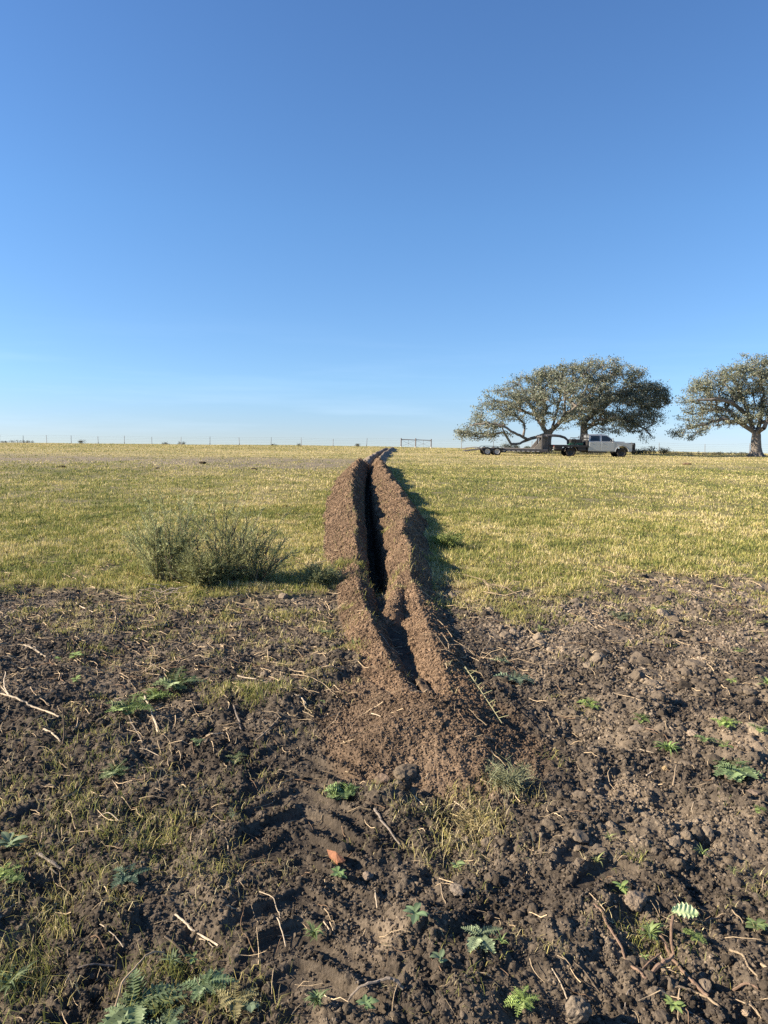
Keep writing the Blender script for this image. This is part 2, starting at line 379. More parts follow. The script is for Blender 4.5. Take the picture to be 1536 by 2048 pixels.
# ------------------------------------------------------------------ materials
def mat(name, col=(.5, .5, .5), rough=.6, metal=0, attr=False, noise=0, nscale=40, bump=0, bscale=60, trans=0, spec=.5, coord='Object', alpha_noise=0):
    m = bpy.data.materials.new(name); m.use_nodes = True; n = m.node_tree; L = n.links
    b = n.nodes['Principled BSDF']; b.inputs['Roughness'].default_value = rough; b.inputs['Metallic'].default_value = metal
    b.inputs['Specular IOR Level'].default_value = spec
    t = N(n, 'ShaderNodeTexCoord')
    if attr:
        a = N(n, 'ShaderNodeVertexColor', layer_name='Col'); csock = a.outputs[0]
    else:
        a = N(n, 'ShaderNodeRGB'); a.outputs[0].default_value = (*col, 1); csock = a.outputs[0]
    if noise:
        x = N(n, 'ShaderNodeTexNoise'); x.inputs['Scale'].default_value = nscale; x.inputs['Detail'].default_value = 5; x.inputs['Roughness'].default_value = .65
        L.new(t.outputs[coord], x.inputs[0])
        r = N(n, 'ShaderNodeMapRange'); L.new(x.outputs[0], r.inputs[0]); r.inputs[1].default_value = .3; r.inputs[2].default_value = .7
        r.inputs[3].default_value = 1 - noise; r.inputs[4].default_value = 1 + noise
        q = N(n, 'ShaderNodeVectorMath', operation='SCALE'); L.new(csock, q.inputs[0]); L.new(r.outputs[0], q.inputs['Scale']); csock = q.outputs[0]
    L.new(csock, b.inputs['Base Color'])
    if bump:
        x = N(n, 'ShaderNodeTexNoise'); x.inputs['Scale'].default_value = bscale; x.inputs['Detail'].default_value = 6; x.inputs['Roughness'].default_value = .7
        L.new(t.outputs[coord], x.inputs[0])
        bp = N(n, 'ShaderNodeBump'); bp.inputs['Strength'].default_value = 1; bp.inputs['Distance'].default_value = bump
        L.new(x.outputs[0], bp.inputs['Height']); L.new(bp.outputs[0], b.inputs['Normal'])
    if trans:
        tr = N(n, 'ShaderNodeBsdfTranslucent'); L.new(csock, tr.inputs[0]); ms = N(n, 'ShaderNodeMixShader'); ms.inputs[0].default_value = trans
        L.new(b.outputs[0], ms.inputs[1]); L.new(tr.outputs[0], ms.inputs[2]); L.new(ms.outputs[0], n.nodes['Material Output'].inputs[0])
    return m

M_ground = mat('soil_and_turf', attr=True, rough=.95, spec=.15, noise=.35, nscale=70, bump=.006, bscale=120)
M_clod = mat('soil_crumbs', attr=True, rough=.95, spec=.15, noise=.25, nscale=150, bump=.003, bscale=260)
M_grass = mat('grass_blades', attr=True, rough=.75, spec=.25, trans=.3)
M_leaf = mat('weed_leaves', attr=True, rough=.6, spec=.35, trans=.28)
M_stick = mat('dry_wood', attr=True, rough=.85, spec=.2, noise=.3, nscale=90, bump=.001, bscale=200)
M_oakleaf = mat('oak_leaves', attr=True, rough=.65, spec=.3, trans=.2)
M_bark = mat('oak_bark', (.20, .175, .15), rough=.95, spec=.1, noise=.35, nscale=4, bump=.05, bscale=9)
M_stone = mat('stone', attr=True, rough=.95, spec=.1, noise=.25, nscale=40, bump=.008, bscale=45)

# ------------------------------------------------------------------ ground sheet, split into field, banks, trench, heap
def build_ground():
    half = R(37)
    fine = np.linspace(-half, half, 880)
    co = np.concatenate([np.linspace(-math.pi, -half, 60)[:-1], fine, np.linspace(half, math.pi, 60)[1:-1]])
    rr = [.9]
    while rr[-1] < 3200:
        r = rr[-1]
        d = r * r / 1136 * 1.25
        cap = .10 if r < 42 else (.5 if r < 130 else 1e9)
        if r > 42: cap = .1 + (r - 42) * .02 if r < 130 else 1e9
        d = max(min(d, cap), .0035)
        if r > 130: d = r * .06
        rr.append(r + d)
    rr = np.array(rr); nr, nc = len(rr), len(co)
    A, Rr = np.meshgrid(co, rr)
    X = Rr * np.sin(A); Y = Rr * np.cos(A)
    z, g, wl, wr, tr, wh, mt = terrain(X, Y)
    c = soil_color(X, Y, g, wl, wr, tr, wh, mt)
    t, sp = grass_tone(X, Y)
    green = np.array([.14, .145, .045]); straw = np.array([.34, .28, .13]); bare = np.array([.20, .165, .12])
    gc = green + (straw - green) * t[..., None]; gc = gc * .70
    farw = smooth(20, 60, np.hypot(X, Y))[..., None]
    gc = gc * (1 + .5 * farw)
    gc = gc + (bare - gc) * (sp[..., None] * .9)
    gw = (g * (1 - np.clip(np.maximum(np.maximum(wl, wr), tr) * 1.3, 0, 1)))[..., None]
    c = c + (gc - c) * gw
    V = np.stack([X, Y, z], -1).reshape(-1, 3); V = np.vstack([V, [0, 0, float(z[0].mean())]])
    C = np.vstack([c.reshape(-1, 3), c[0].mean(0)])
    i = np.arange(nr - 1)[:, None] * nc; j = np.arange(nc)[None]; j2 = (j + 1) % nc
    F = np.stack([i + j, i + j2, i + nc + j2, i + nc + j], -1).reshape(-1, 4)[:, ::-1]
    cls = np.zeros(V.shape[0] - 1, int)
    flat = lambda a: a.ravel()
    cls[flat(wh) > .5] = 4
    cls[flat(wl) > .35] = 1; cls[flat(wr) > .35] = 2; cls[flat(tr) > .5] = 3
    fc = cls[F[:, 0]]
    jj = np.arange(nc); centre = np.stack([np.full(nc, nr * nc), jj, (jj + 1) % nc], -1)[:, ::-1]
    names = {0: ('ground', dict(kind='structure', label='pasture with short yellow green grass and dark churned soil in front')),
             1: ('spoil_bank', dict(label='long brown bank of dug soil along the left side of the trench', cat='soil bank', group='spoil banks beside the trench')),
             2: ('spoil_bank', dict(label='long brown lumpy bank of dug soil along the right side of the trench', cat='soil bank', group='spoil banks beside the trench')),
             3: ('trench', dict(kind='structure', label='narrow dark trench running up to the fence')),
             4: ('soil_heap', dict(label='low fan of crumbly brown soil at the near end of the trench', cat='soil heap'))}
    for k, (nm, tg) in names.items():
        f = F[fc == k]
        f3 = centre if k == 0 else np.zeros((0, 3), int)
        used = np.unique(np.concatenate([f.ravel(), f3.ravel()])); mp_ = np.full(len(V), -1); mp_[used] = np.arange(len(used))
        me = bpy.data.meshes.new(nm); fill_mesh(me, V[used], mp_[f3], mp_[f], C[used], True); me.materials.append(M_ground)
        o = bpy.data.objects.new(nm, me); COL.objects.link(o); tag(o, **tg)
build_ground()

# ------------------------------------------------------------------ crumbs of soil (uncountable)
def ico(sub):
    t = (1 + 5 ** .5) / 2
    v = np.array([(-1, t, 0), (1, t, 0), (-1, -t, 0), (1, -t, 0), (0, -1, t), (0, 1, t), (0, -1, -t), (0, 1, -t), (t, 0, -1), (t, 0, 1), (-t, 0, -1), (-t, 0, 1)], float)
    f = [(0, 11, 5), (0, 5, 1), (0, 1, 7), (0, 7, 10), (0, 10, 11), (1, 5, 9), (5, 11, 4), (11, 10, 2), (10, 7, 6), (7, 1, 8), (3, 9, 4), (3, 4, 2), (3, 2, 6), (3, 6, 8), (3, 8, 9), (4, 9, 5), (2, 4, 11), (6, 2, 10), (8, 6, 7), (9, 8, 1)]
    v /= np.linalg.norm(v, axis=1)[:, None]
    for _ in range(sub):
        v = list(map(tuple, v)); mid = {}; nf = []
        def m_(a, b):
            k = (min(a, b), max(a, b))
            if k not in mid:
                p = (np.array(v[a]) + np.array(v[b])) / 2; p /= np.linalg.norm(p); mid[k] = len(v); v.append(tuple(p))
            return mid[k]
        for a, b, c in f:
            x, y, z = m_(a, b), m_(b, c), m_(c, a); nf += [(a, x, z), (b, y, x), (c, z, y), (x, y, z)]
        v = np.array(v); f = nf
    return np.array(v), np.array(f)

def rough_ico(sub, k, amp=.28):
    r_ = np.random.default_rng(100 + k); v, f = ico(sub)
    for _ in range(7):
        d = r_.normal(size=3); d /= np.linalg.norm(d); a = r_.uniform(.35, 1.0); s_ = r_.uniform(.5, 1)
        v = v - np.clip((v @ d) - (1 - amp * a), 0, None)[:, None] * d * s_
    if sub < 2: v = v * (1 + amp * .55 * r_.normal(size=(len(v), 1)))
    else: v = v * (1 + amp * .5 * (perlin(v[:, 0] * 2.2 + v[:, 2], v[:, 1] * 2.2 - v[:, 2] * 1.3, k) + .5 * perlin(v[:, 0] * 5 + v[:, 2] * 3, v[:, 1] * 5 - v[:, 2] * 2, k + 3)))[:, None]
    return v * np.array([1, r_.uniform(.75, 1), r_.uniform(.6, .9)]), f

def scatter_lumps(name, label, x, y, size, sub, color, sink=.25, kinds=10):
    z = gz(x, y)
    mb = MB(); pick = rng.integers(0, kinds, len(x))
    for k in range(kinds):
        m = pick == k; n = int(m.sum())
        if not n: continue
        v, f = rough_ico(sub, k + sub * 50)
        a = rng.uniform(0, 2 * np.pi, n); ti = rng.uniform(-1.2, 1.2, n)
        ca, sa, ct, st_ = np.cos(a), np.sin(a), np.cos(ti), np.sin(ti)
        sc = size[m][:, None, None] * (1 + .2 * rng.normal(size=(n, 1, 3)).clip(-1.5, 1.5))
        P = v[None] * sc
        P = np.stack([P[..., 0] * ct[:, None] + P[..., 2] * st_[:, None], P[..., 1], -P[..., 0] * st_[:, None] + P[..., 2] * ct[:, None]], -1)
        P = np.stack([P[..., 0] * ca[:, None] - P[..., 1] * sa[:, None], P[..., 0] * sa[:, None] + P[..., 1] * ca[:, None], P[..., 2]], -1)
        P = P + np.stack([x[m], y[m], z[m] + size[m] * (.6 - sink * 2)], -1)[:, None]
        nf = f[None] + (np.arange(n) * len(v))[:, None, None]
        mb.add(P.reshape(-1, 3), nf.reshape(-1, 3), None, np.repeat(color[m], len(v), axis=0))
    return tag(mb.build(name, M_clod), label, kind='stuff')

def crumbs():
    # areas per radius band so that crumbs stay a couple of picture elements across
    xs, ys, ss = [], [], []
    bands = np.concatenate([np.linspace(1.55, 10.6, 48)])
    for a, b in zip(bands[:-1], bands[1:]):
        r = (a + b) / 2
        ang = R(36); area = ang * (b * b - a * a)
        smin = .0015 * r + .0015
        n = int(area * (1.75 if r < 7.5 else .8) / (smin * smin * 6.2))
        q = np.sqrt(rng.uniform(a * a, b * b, n)); th = rng.uniform(-ang, ang, n)
        s_ = smin * (.6 + rng.pareto(2.1, n).clip(0, 4.0))
        xs.append(q * np.sin(th)); ys.append(q * np.cos(th)); ss.append(s_)
    x = np.concatenate(xs); y = np.concatenate(ys); s_ = np.concatenate(ss)
    z, g, wl, wr, tr, wh, mt = terrain(x, y)
    cl = fbm(x, y, .35, 2, 131)
    bw = np.maximum(np.maximum(wl, wr), wh)
    keep = (rng.uniform(size=len(x)) < (.72 + .5 * cl + .3 * bw) * (1 - .82 * mt) * (1 - .9 * g * (1 - bw))) & (tr < .5)
    s_ = np.where(bw > .4, np.minimum(s_, .0012 * np.hypot(x, y) + .0028), s_ * (1 + .35 * smooth(-.5, 1.2, x)))
    x, y, s_ = x[keep], y[keep], s_[keep]
    args = [a[keep] for a in (g, wl, wr, tr, wh, mt)]
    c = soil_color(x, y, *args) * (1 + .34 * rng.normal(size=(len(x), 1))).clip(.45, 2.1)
    bw = bw[keep]; r = np.hypot(x, y)
    pn = fbm(x, y, .5, 2, 173) + .35 * smooth(-.6, .8, x) - .1
    isbig = (s_ > .0030 * r + .0034)
    drop = isbig & (rng.uniform(size=len(x)) > (smooth(0, .8, pn) * .24 + .015) * (1 - .7 * smooth(4.5, 6, r))) & (bw < .4)
    s_ = np.where(drop, (.0013 * r + .0015) * rng.uniform(.7, 1.5, len(x)), s_)
    big = (s_ > .0030 * r + .0034) & (bw < .4)
    hug = big & (s_ > .0105)
    scatter_lumps('soil_lumps', 'larger rough lumps of soil strewn over the churned ground', x[hug], y[hug], s_[hug], 2, c[hug], kinds=16, sink=.42)
    big2 = big & ~hug
    scatter_lumps('soil_clods', 'lumps of dark dry soil strewn over the churned ground', x[big2], y[big2], s_[big2], 1, c[big2], sink=.36)
    sm = ~big & (bw < .4)
    scatter_lumps('soil_crumbs', 'fine dark soil crumbs covering the churned ground', x[sm], y[sm], s_[sm], 0, c[sm])
    bk = bw >= .4
    scatter_lumps('loose_soil', 'loose brown soil crumbs lying on the spoil banks', x[bk], y[bk], s_[bk], 0, c[bk])
    print('crumbs', len(x), big.sum(), hug.sum())
    # finer crumbs on the near banks and the fan
    n = 150000; y = 3.0 + 7.5 * rng.uniform(size=n); x = tcx(y) + rng.uniform(-1.1, 1.1, n)
    z, g, wl, wr, tr, wh, mt = terrain(x, y); k = (np.maximum(np.maximum(wl, wr), wh) > .3) & (tr < .3)
    x, y = x[k], y[k]; args = [a[k] for a in (g, wl, wr, tr, wh, mt)]
    c = soil_color(x, y, *args) * (1 + .2 * rng.normal(size=(len(x), 1))).clip(.5, 1.6)
    scatter_lumps('fine_crumbs', 'fine brown crumbs of the soil fan and the near spoil banks', x, y, (.0007 * y + .0012) * (.6 + rng.pareto(3, len(x)).clip(0, 2.5)), 0, c, sink=.2)
    # crumbs further up the banks
    n = 120000; y = 7.6 + 30 * rng.uniform(size=n) ** 1.4; cc = tcx(y); x = cc + rng.uniform(-1.4, 1.6, n)
    z, g, wl, wr, tr, wh, mt = terrain(x, y); k = (np.maximum(wl, wr) > .25) & (tr < .4)
    x, y = x[k], y[k]; args = [a[k] for a in (g, wl, wr, tr, wh, mt)]
    c = soil_color(x, y, *args) * (1 + .2 * rng.normal(size=(len(x), 1))).clip(.5, 1.6)
    s_ = .0008 * y * (.6 + rng.pareto(3, len(x)).clip(0, 2)) + .005
    scatter_lumps('bank_crumbs', 'brown soil crumbs on the far part of the spoil banks', x, y, s_, 0, c)
crumbs()

# ------------------------------------------------------------------ grass (uncountable)
def blades(mb, x, y, z, h, wd, lean, az, c0, c1, seg2=True):
    n = len(x)
    dx, dy = np.cos(az), np.sin(az)
    px, py = -dy, dx                       # width direction, roughly random
    fa = rng.uniform(0, 2 * np.pi, n); px, py = np.cos(fa), np.sin(fa)
    b = np.stack([x, y, z - .004], -1)
    wv = np.stack([px, py, np.zeros(n)], -1) * (wd / 2)[:, None]
    l1 = (h * .55)[:, None] * np.stack([dx * lean * .45, dy * lean * .45, np.sqrt(1 - (lean * .45) ** 2)], -1)
    l2 = l1 + (h * .5)[:, None] * np.stack([dx * lean, dy * lean, np.sqrt(np.clip(1 - lean ** 2, .02, 1)) * np.where(lean > .9, -.3, 1)], -1)
    P = np.stack([b - wv, b + wv, b + l1 + wv * .8, b + l1 - wv * .8, b + l2], 1)
    o = (np.arange(n) * 5)[:, None]
    f4 = o + np.array([0, 1, 2, 3]); f3 = o + np.array([3, 2, 4])
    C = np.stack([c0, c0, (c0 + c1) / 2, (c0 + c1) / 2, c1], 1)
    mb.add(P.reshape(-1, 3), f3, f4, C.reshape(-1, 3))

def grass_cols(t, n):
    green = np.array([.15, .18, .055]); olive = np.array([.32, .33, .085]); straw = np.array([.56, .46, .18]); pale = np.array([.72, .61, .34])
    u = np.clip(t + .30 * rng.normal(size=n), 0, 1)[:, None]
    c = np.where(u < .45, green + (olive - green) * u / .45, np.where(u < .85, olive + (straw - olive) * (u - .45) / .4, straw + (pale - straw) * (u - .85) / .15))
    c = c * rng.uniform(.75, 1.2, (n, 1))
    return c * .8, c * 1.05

def field_grass():
    for nm, lab, (a, b, n, hh, wk) in (('near_grass', 'short green and straw coloured grass just behind the churned soil', (5.6, 16, 420000, (.028, .075), .0010)),
                                       ('middle_grass', 'yellow green pasture grass in the middle distance', (16, 42, 230000, (.03, .075), .0011)),
                                       ('far_grass', 'straw coloured pasture grass running up to the fence', (42, 122, 170000, (.035, .09), .0010))):
        u = rng.uniform(size=n); p = 1.0 if a < 10 else .3
        r = (a ** p + (b ** p - a ** p) * u) ** (1 / p) if a < 40 else a + (b - a) * u
        th = rng.uniform(-R(37), R(37), n); x = r * np.sin(th); y = r * np.cos(th)
        z, g, wl, wr, tr, wh, mt = terrain(x, y)
        t, sp = grass_tone(x, y)
        cl = fbm(x, y, .20, 2, 141) if a < 10 else fbm(x, y, .45, 2, 143); cl = 1.25 * cl + .6 * fbm(x, y, 1.1, 2, 149)
        bw = np.maximum(np.maximum(wl, wr), tr)
        keep = rng.uniform(size=n) < smooth(.35, .8, g) * (1 - smooth(.05, .5, bw)) * (1 - .8 * sp) * (.85 + .55 * cl)
        x, y, z, t, cl = x[keep], y[keep], z[keep], t[keep], cl[keep]; m = len(x)
        r = np.hypot(x, y)
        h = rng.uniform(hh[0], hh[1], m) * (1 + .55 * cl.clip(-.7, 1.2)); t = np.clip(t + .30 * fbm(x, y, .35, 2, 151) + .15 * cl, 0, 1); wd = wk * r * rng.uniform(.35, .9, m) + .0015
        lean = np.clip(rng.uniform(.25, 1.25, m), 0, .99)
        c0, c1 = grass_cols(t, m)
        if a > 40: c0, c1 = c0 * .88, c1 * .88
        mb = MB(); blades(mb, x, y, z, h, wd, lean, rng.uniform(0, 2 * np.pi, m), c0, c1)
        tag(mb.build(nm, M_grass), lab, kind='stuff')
field_grass()

# sparse grass and dry litter on the churned soil
def litter():
    spots = []   # px, py, radius m, count, tone, height
    S = [(150, 1500, .30, 420, .55, .09), (120, 1560, .30, 300, .6, .08), (120, 1670, .30, 420, .62, .08), (200, 1700, .28, 500, .5, .09), (260, 1650, .2, 260, .5, .08), (360, 1670, .14, 260, .5, .09),
         (130, 1780, .3, 380, .85, .07), (60, 1850, .25, 220, .8, .07), (250, 1790, .2, 250, .8, .07), (400, 1740, .15, 160, .7, .07), (510, 1400, .22, 460, .45, .10), (440, 1390, .2, 200, .6, .08),
         (300, 1330, .5, 260, .6, .07), (480, 1280, .5, 300, .7, .07), (620, 1240, .5, 420, .55, .08), (500, 1230, .6, 350, .75, .08), (330, 1225, .6, 350, .75, .09), (120, 1210, .7, 300, .75, .08), (30, 1250, .6, 180, .8, .07),
         (1030, 1232, .28, 480, .5, .10), (1100, 1240, .25, 220, .5, .09), (940, 1200, .5, 400, .75, .08), (1060, 1195, .6, 500, .65, .07), (1300, 1180, .8, 800, .6, .07), (1480, 1180, .6, 600, .6, .08), (1180, 1210, .7, 300, .8, .06),
         (920, 1650, .28, 700, .85, .09), (960, 1620, .22, 420, .8, .09), (880, 1690, .2, 260, .8, .08), (700, 1310, .2, 160, .5, .07), (650, 1270, .3, 250, .7, .07), (20, 1940, .16, 240, .25, .14), (340, 1925, .12, 140, .3, .08),
         (1500, 1260, .5, 250, .5, .06), (560, 1330, .4, 220, .7, .07), (640, 1360, .3, 180, .7, .06), (720, 1260, .2, 90, .7, .06), (1530, 1790, .2, 90, .6, .06), (760, 1180, .25, 260, .6, .09), (700, 1150, .3, 350, .35, .09), (890, 1090, .18, 320, .3, .16), (870, 1130, .25, 260, .4, .12),
         (300, 1150, .28, 800, .32, .22), (400, 1160, .30, 900, .32, .20), (500, 1160, .32, 900, .32, .20), (600, 1160, .32, 700, .34, .15), (670, 1150, .2, 300, .34, .13), (230, 1165, .3, 350, .45, .13), (950, 1160, .3, 500, .3, .12), (1020, 1165, .3, 400, .35, .10), (300, 1600, .5, 220, .75, .06), (60, 1620, .3, 200, .8, .06), (450, 1580, .3, 160, .75, .06), (270, 2000, .2, 200, .4, .10), (480, 2000, .12, 110, .7, .08), (1290, 1870, .12, 160, .4, .07), (740, 1110, .2, 160, .5, .09), (775, 1080, .12, 110, .6, .09)]
    for k in range(60):
        px = rng.uniform(-20, 1560); S.append((px, 1196 + rng.exponential(28) + (20 if px < 700 else 0), rng.uniform(.1, .35), int(rng.uniform(30, 160)), rng.uniform(.3, .9), .07))
    for k in range(70):
        S.append((rng.uniform(0, 1536) if k % 3 else rng.uniform(0, 500), rng.uniform(1300, 2040), rng.uniform(.08, .3), int(rng.uniform(10, 60)), rng.uniform(.3, .95), .06))
    mb = MB()
    for px, py, rad, n, t, h in S:
        if n > 240 and py > 1400: n = int(n * .6); rad *= 1.25
        q = W(px, py); a = rng.uniform(0, 2 * np.pi, n); r = rad * np.sqrt(rng.uniform(size=n)) * (.5 + .5 * rng.uniform(size=n))
        # blades gather in little tufts
        k = max(4, n // 14); tx = rng.normal(size=k) * rad * .5; ty = rng.normal(size=k) * rad * .5; id_ = rng.integers(0, k, n)
        x = q[0] + tx[id_] + rng.normal(size=n) * .03; y = q[1] + ty[id_] + rng.normal(size=n) * .03
        D = q[1]; z = gz(x, y)
        c0, c1 = grass_cols(np.full(n, t), n)
        blades(mb, x, y, z, h * .85 * rng.uniform(.4, 1.25, n), np.full(n, .00075 * D + .0006) * rng.uniform(.6, 1.2, n), rng.uniform(.5, 1.5, n).clip(0, .985), rng.uniform(0, 2 * np.pi, n), c0, c1)
    tag(mb.build('sparse_grass', M_grass), 'thin patches of green and dry grass on the churned soil', kind='stuff')
    # broken stalks and roots lying about
    mb = MB(); n = 8500
    r = 1.7 + 7.6 * rng.uniform(size=n) ** .8; th = rng.uniform(-R(31), R(31), n); X = r * np.sin(th); Y = r * np.cos(th)
    _, g, wl, wr, tr, wh, mt = terrain(X, Y)
    dens = (.30 + .70 * smooth(.8, -1.2, X / Y * 2)) * (.45 + .55 * smooth(3, 5, Y)) * (1 - .8 * np.maximum(wl, wr)) * (1 - .7 * wh)
    ok = rng.uniform(size=n) < dens
    for x, y in zip(X[ok], Y[ok]):
        L = rng.uniform(.02, .09) * (1 + .14 * y); a = rng.uniform(0, 2 * np.pi); k = 5
        t = np.linspace(0, 1, k); bend = rng.normal() * .35
        px = x + L * (t * math.cos(a) - bend * t * t * math.sin(a)); py = y + L * (t * math.sin(a) + bend * t * t * math.cos(a))
        pz = gz(px, py) + .006 + .012 * rng.uniform() + rng.normal() * .012 * t
        v = rng.uniform(.6, 1.35); col = np.array([.38, .29, .18]) * v if rng.uniform() < .7 else np.array([.16, .105, .065]) * v
        mb.tube(np.stack([px, py, pz], -1), np.linspace(1, .5, k) * (.0004 * y + .0008) * rng.uniform(.6, 1.5), 4, col, cap=False)
    tag(mb.build('plant_litter', M_stick), 'fine dry stalks and roots lying on the churned soil', kind='stuff')
    # straw hairs on the banks and hanging into the trench
    mb = MB(); n = 1500
    y = 7.2 + 16 * rng.uniform(size=n) ** 1.7; x = tcx(y) + rng.normal(size=n) * .33
    z = gz(x, y); c0, c1 = grass_cols(np.full(n, .7), n)
    blades(mb, x, y, z, rng.uniform(.03, .13, n), .0008 * y * rng.uniform(.4, 1, n), rng.uniform(.5, 1.05, n).clip(0, .99), rng.uniform(0, 2 * np.pi, n), c0 * .7, c1 * .7)
    tag(mb.build('cut_grass', M_grass), 'torn grass and roots along the trench edges', kind='stuff')
litter()
#PART2
# ------------------------------------------------------------------ oaks
def grow_tree(name, label, base, limbs, blobs, seed, n_targets, leaves_per, leaf=.12, group=None, limb_r=.2, trunk_r=.5, trunk=None):
    """base (x,y,z). limbs: polylines [(x,y,z)...] relative to base, blobs: (centre, radii, weight)"""
    r_ = np.random.default_rng(seed)
    t = thing(name, label, 'tree', tuple(base), group)
    P = []; PAR = []
    def addline(pts, par):
        for q in pts:
            if par >= 0:
                a = P[par]; L = np.linalg.norm(np.array(q) - a); k = max(1, int(L / .45))
                for i in range(1, k + 1):
                    u = i / k; p_ = a + (np.array(q) - a) * u
                    if i < k: p_ = p_ + r_.normal(size=3) * .05
                    P.append(p_); PAR.append(par); par = len(P) - 1
            else:
                P.append(np.array(q, float)); PAR.append(-1); par = len(P) - 1
        return par
    root = addline(trunk, -1)
    limb_end = []
    for start, pts in limbs:
        # start: index fraction on trunk (0..1) or 'limb k'
        if isinstance(start, tuple):
            lo, hi = limb_end[start[0]]; par = int(lo + (hi - lo) * start[1])
        else: par = int(root * start)
        lo = len(P); addline(pts, par); limb_end.append((lo, len(P) - 1))
    core = len(P)
    # targets
    wts = np.array([b[2] for b in blobs], float); wts /= wts.sum()
    T = []
    for i in r_.choice(len(blobs), n_targets, p=wts):
        c, rad, _ = blobs[i]; d = r_.normal(size=3); d /= np.linalg.norm(d)
        rr = r_.uniform(.25, 1) ** .42
        T.append(np.array(c) + d * rr * np.array(rad))
    T = np.array(T)
    o = np.argsort(np.linalg.norm(T - P[root], axis=1)); T = T[o]
    arr = np.zeros((core + n_targets * 14, 3)); arr[:core] = P; n = core; dep = np.zeros(len(arr)); 
    for i in range(1, core): dep[i] = dep[PAR[i]] + np.linalg.norm(arr[i] - arr[PAR[i]])
    tips = []
    for q in T:
        d = np.linalg.norm(arr[:n] - q, axis=1) + .12 * dep[:n]
        d[:max(2, int(root * .75))] += 50
        j = int(np.argmin(d)); a = arr[j]; L = np.linalg.norm(q - a)
        k = min(12, max(1, int(L / .5))); par = j; side = r_.normal(size=3) * .12 * L; side[2] += .10 * L
        for i in range(1, k + 1):
            u = i / k; p_ = a + (q - a) * u + side * math.sin(math.pi * u) + r_.normal(size=3) * .04
            if n >= len(arr): break
            arr[n] = p_; PAR.append(par); dep[n] = dep[par] + L / k; par = n; n += 1
        tips.append(par)
    arr = arr[:n]; PAR = np.array(PAR)
    cnt = np.zeros(n); 
    for tp in tips: cnt[tp] += 1
    for i in range(n - 1, 0, -1): cnt[PAR[i]] += cnt[i]
    rad = .016 * np.maximum(cnt, .6) ** .45
    rad[:root + 1] = np.maximum(rad[:root + 1], trunk_r * np.linspace(1.25, .85, root + 1)); rad[0] = trunk_r * 1.6
    if root > 1: rad[1] = trunk_r * 1.2
    rad = np.minimum(rad, trunk_r * 1.7)
    for (lo, hi) in limb_end: rad[lo:hi + 1] = np.maximum(rad[lo:hi + 1], np.linspace(limb_r, limb_r * .45, hi - lo + 1))
    # branches as tapered frusta
    def frusta(mb, idx, sides):
        a = arr[PAR[idx]]; b = arr[idx]; ra = np.minimum(rad[PAR[idx]], rad[idx] * 1.6); rb = rad[idx]
        d = b - a; d /= np.linalg.norm(d, axis=1)[:, None] + 1e-9
        ref = np.where(np.abs(d[:, 2:3]) < .9, np.array([[0, 0, 1.0]]), np.array([[1.0, 0, 0]]))
        u = np.cross(d, ref); u /= np.linalg.norm(u, axis=1)[:, None]; v = np.cross(d, u)
        an = np.arange(sides) / sides * 2 * np.pi
        ring = np.cos(an)[None, :, None] * u[:, None] + np.sin(an)[None, :, None] * v[:, None]
        V = np.stack([a[:, None] + ring * ra[:, None, None], b[:, None] + ring * rb[:, None, None]], 1)
        m = len(idx); o_ = (np.arange(m) * 2 * sides)[:, None, None]; j = np.arange(sides); j2 = (j + 1) % sides
        F = o_[:, :, 0][:, :, None] + np.stack([j, j2, sides + j2, sides + j], -1)[None]
        mb.add(V.reshape(-1, 3), None, F.reshape(-1, 4))
    tm = MB(); frusta(tm, np.arange(1, root + 1), 14)
    a_ = np.arange(9) / 9 * 2 * np.pi     # root flare
    for q in a_:
        e = np.array([math.cos(q), math.sin(q), 0]) * trunk_r
        tm.tube([e * .75 + [0, 0, trunk_r * 1.1], e * 1.2 + [0, 0, trunk_r * .35], e * 1.9 + [0, 0, -.12]], [trunk_r * .35, trunk_r * .36, trunk_r * .2], 6)
    tm.build('trunk', M_bark, t, smooth_=True)
    bm_ = MB(); idx = np.arange(root + 1, n); big = idx[rad[idx] > .07]; sm = idx[rad[idx] <= .07]
    frusta(bm_, big, 8); frusta(bm_, sm, 4)
    bm_.build('branches', M_bark, t)
    # foliage: leaf sprays around every twig end
    tp = arr[np.array(tips)]
    dirs = tp - arr[PAR[np.array(tips)]]; dirs /= np.linalg.norm(dirs, axis=1)[:, None] + 1e-9
    k = r_.poisson(leaves_per * r_.uniform(.35, 1.6, len(tp))); id_ = np.repeat(np.arange(len(tp)), k); m = len(id_)
    off = r_.normal(size=(m, 3)).clip(-1.7, 1.7) * np.array([.27, .27, .14]) * r_.uniform(.6, 1.5, len(tp))[id_][:, None]
    c = tp[id_] + off + dirs[id_] * r_.uniform(-.5, .3, (m, 1))
    nrm_ = r_.normal(size=(m, 3)) + np.array([-.25, -.1, .55]); nrm_ /= np.linalg.norm(nrm_, axis=1)[:, None]
    u = np.cross(nrm_, r_.normal(size=(m, 3))); u /= np.linalg.norm(u, axis=1)[:, None]; v = np.cross(nrm_, u)
    L = leaf * r_.uniform(.5, 1.3, m)[:, None]; Wd = L * r_.uniform(.35, .7, (m, 1))
    V = np.stack([c - u * L, c + v * Wd + nrm_ * L * .12, c + u * L, c - v * Wd + nrm_ * L * .12], 1)
    F = (np.arange(m) * 4)[:, None] + np.arange(4)
    g1 = np.array([.12, .138, .085]); g2 = np.array([.27, .29, .215]); g3 = np.array([.22, .20, .13])
    q = np.clip(r_.beta(1.6, 1.6, m)[:, None] + .25 * r_.normal(size=len(tp))[id_][:, None], 0, 1); cc = g1 + (g2 - g1) * q
    br = (r_.uniform(size=m) < .12)[:, None]; cc = np.where(br, g3, cc) * r_.uniform(.75, 1.25, (m, 1))
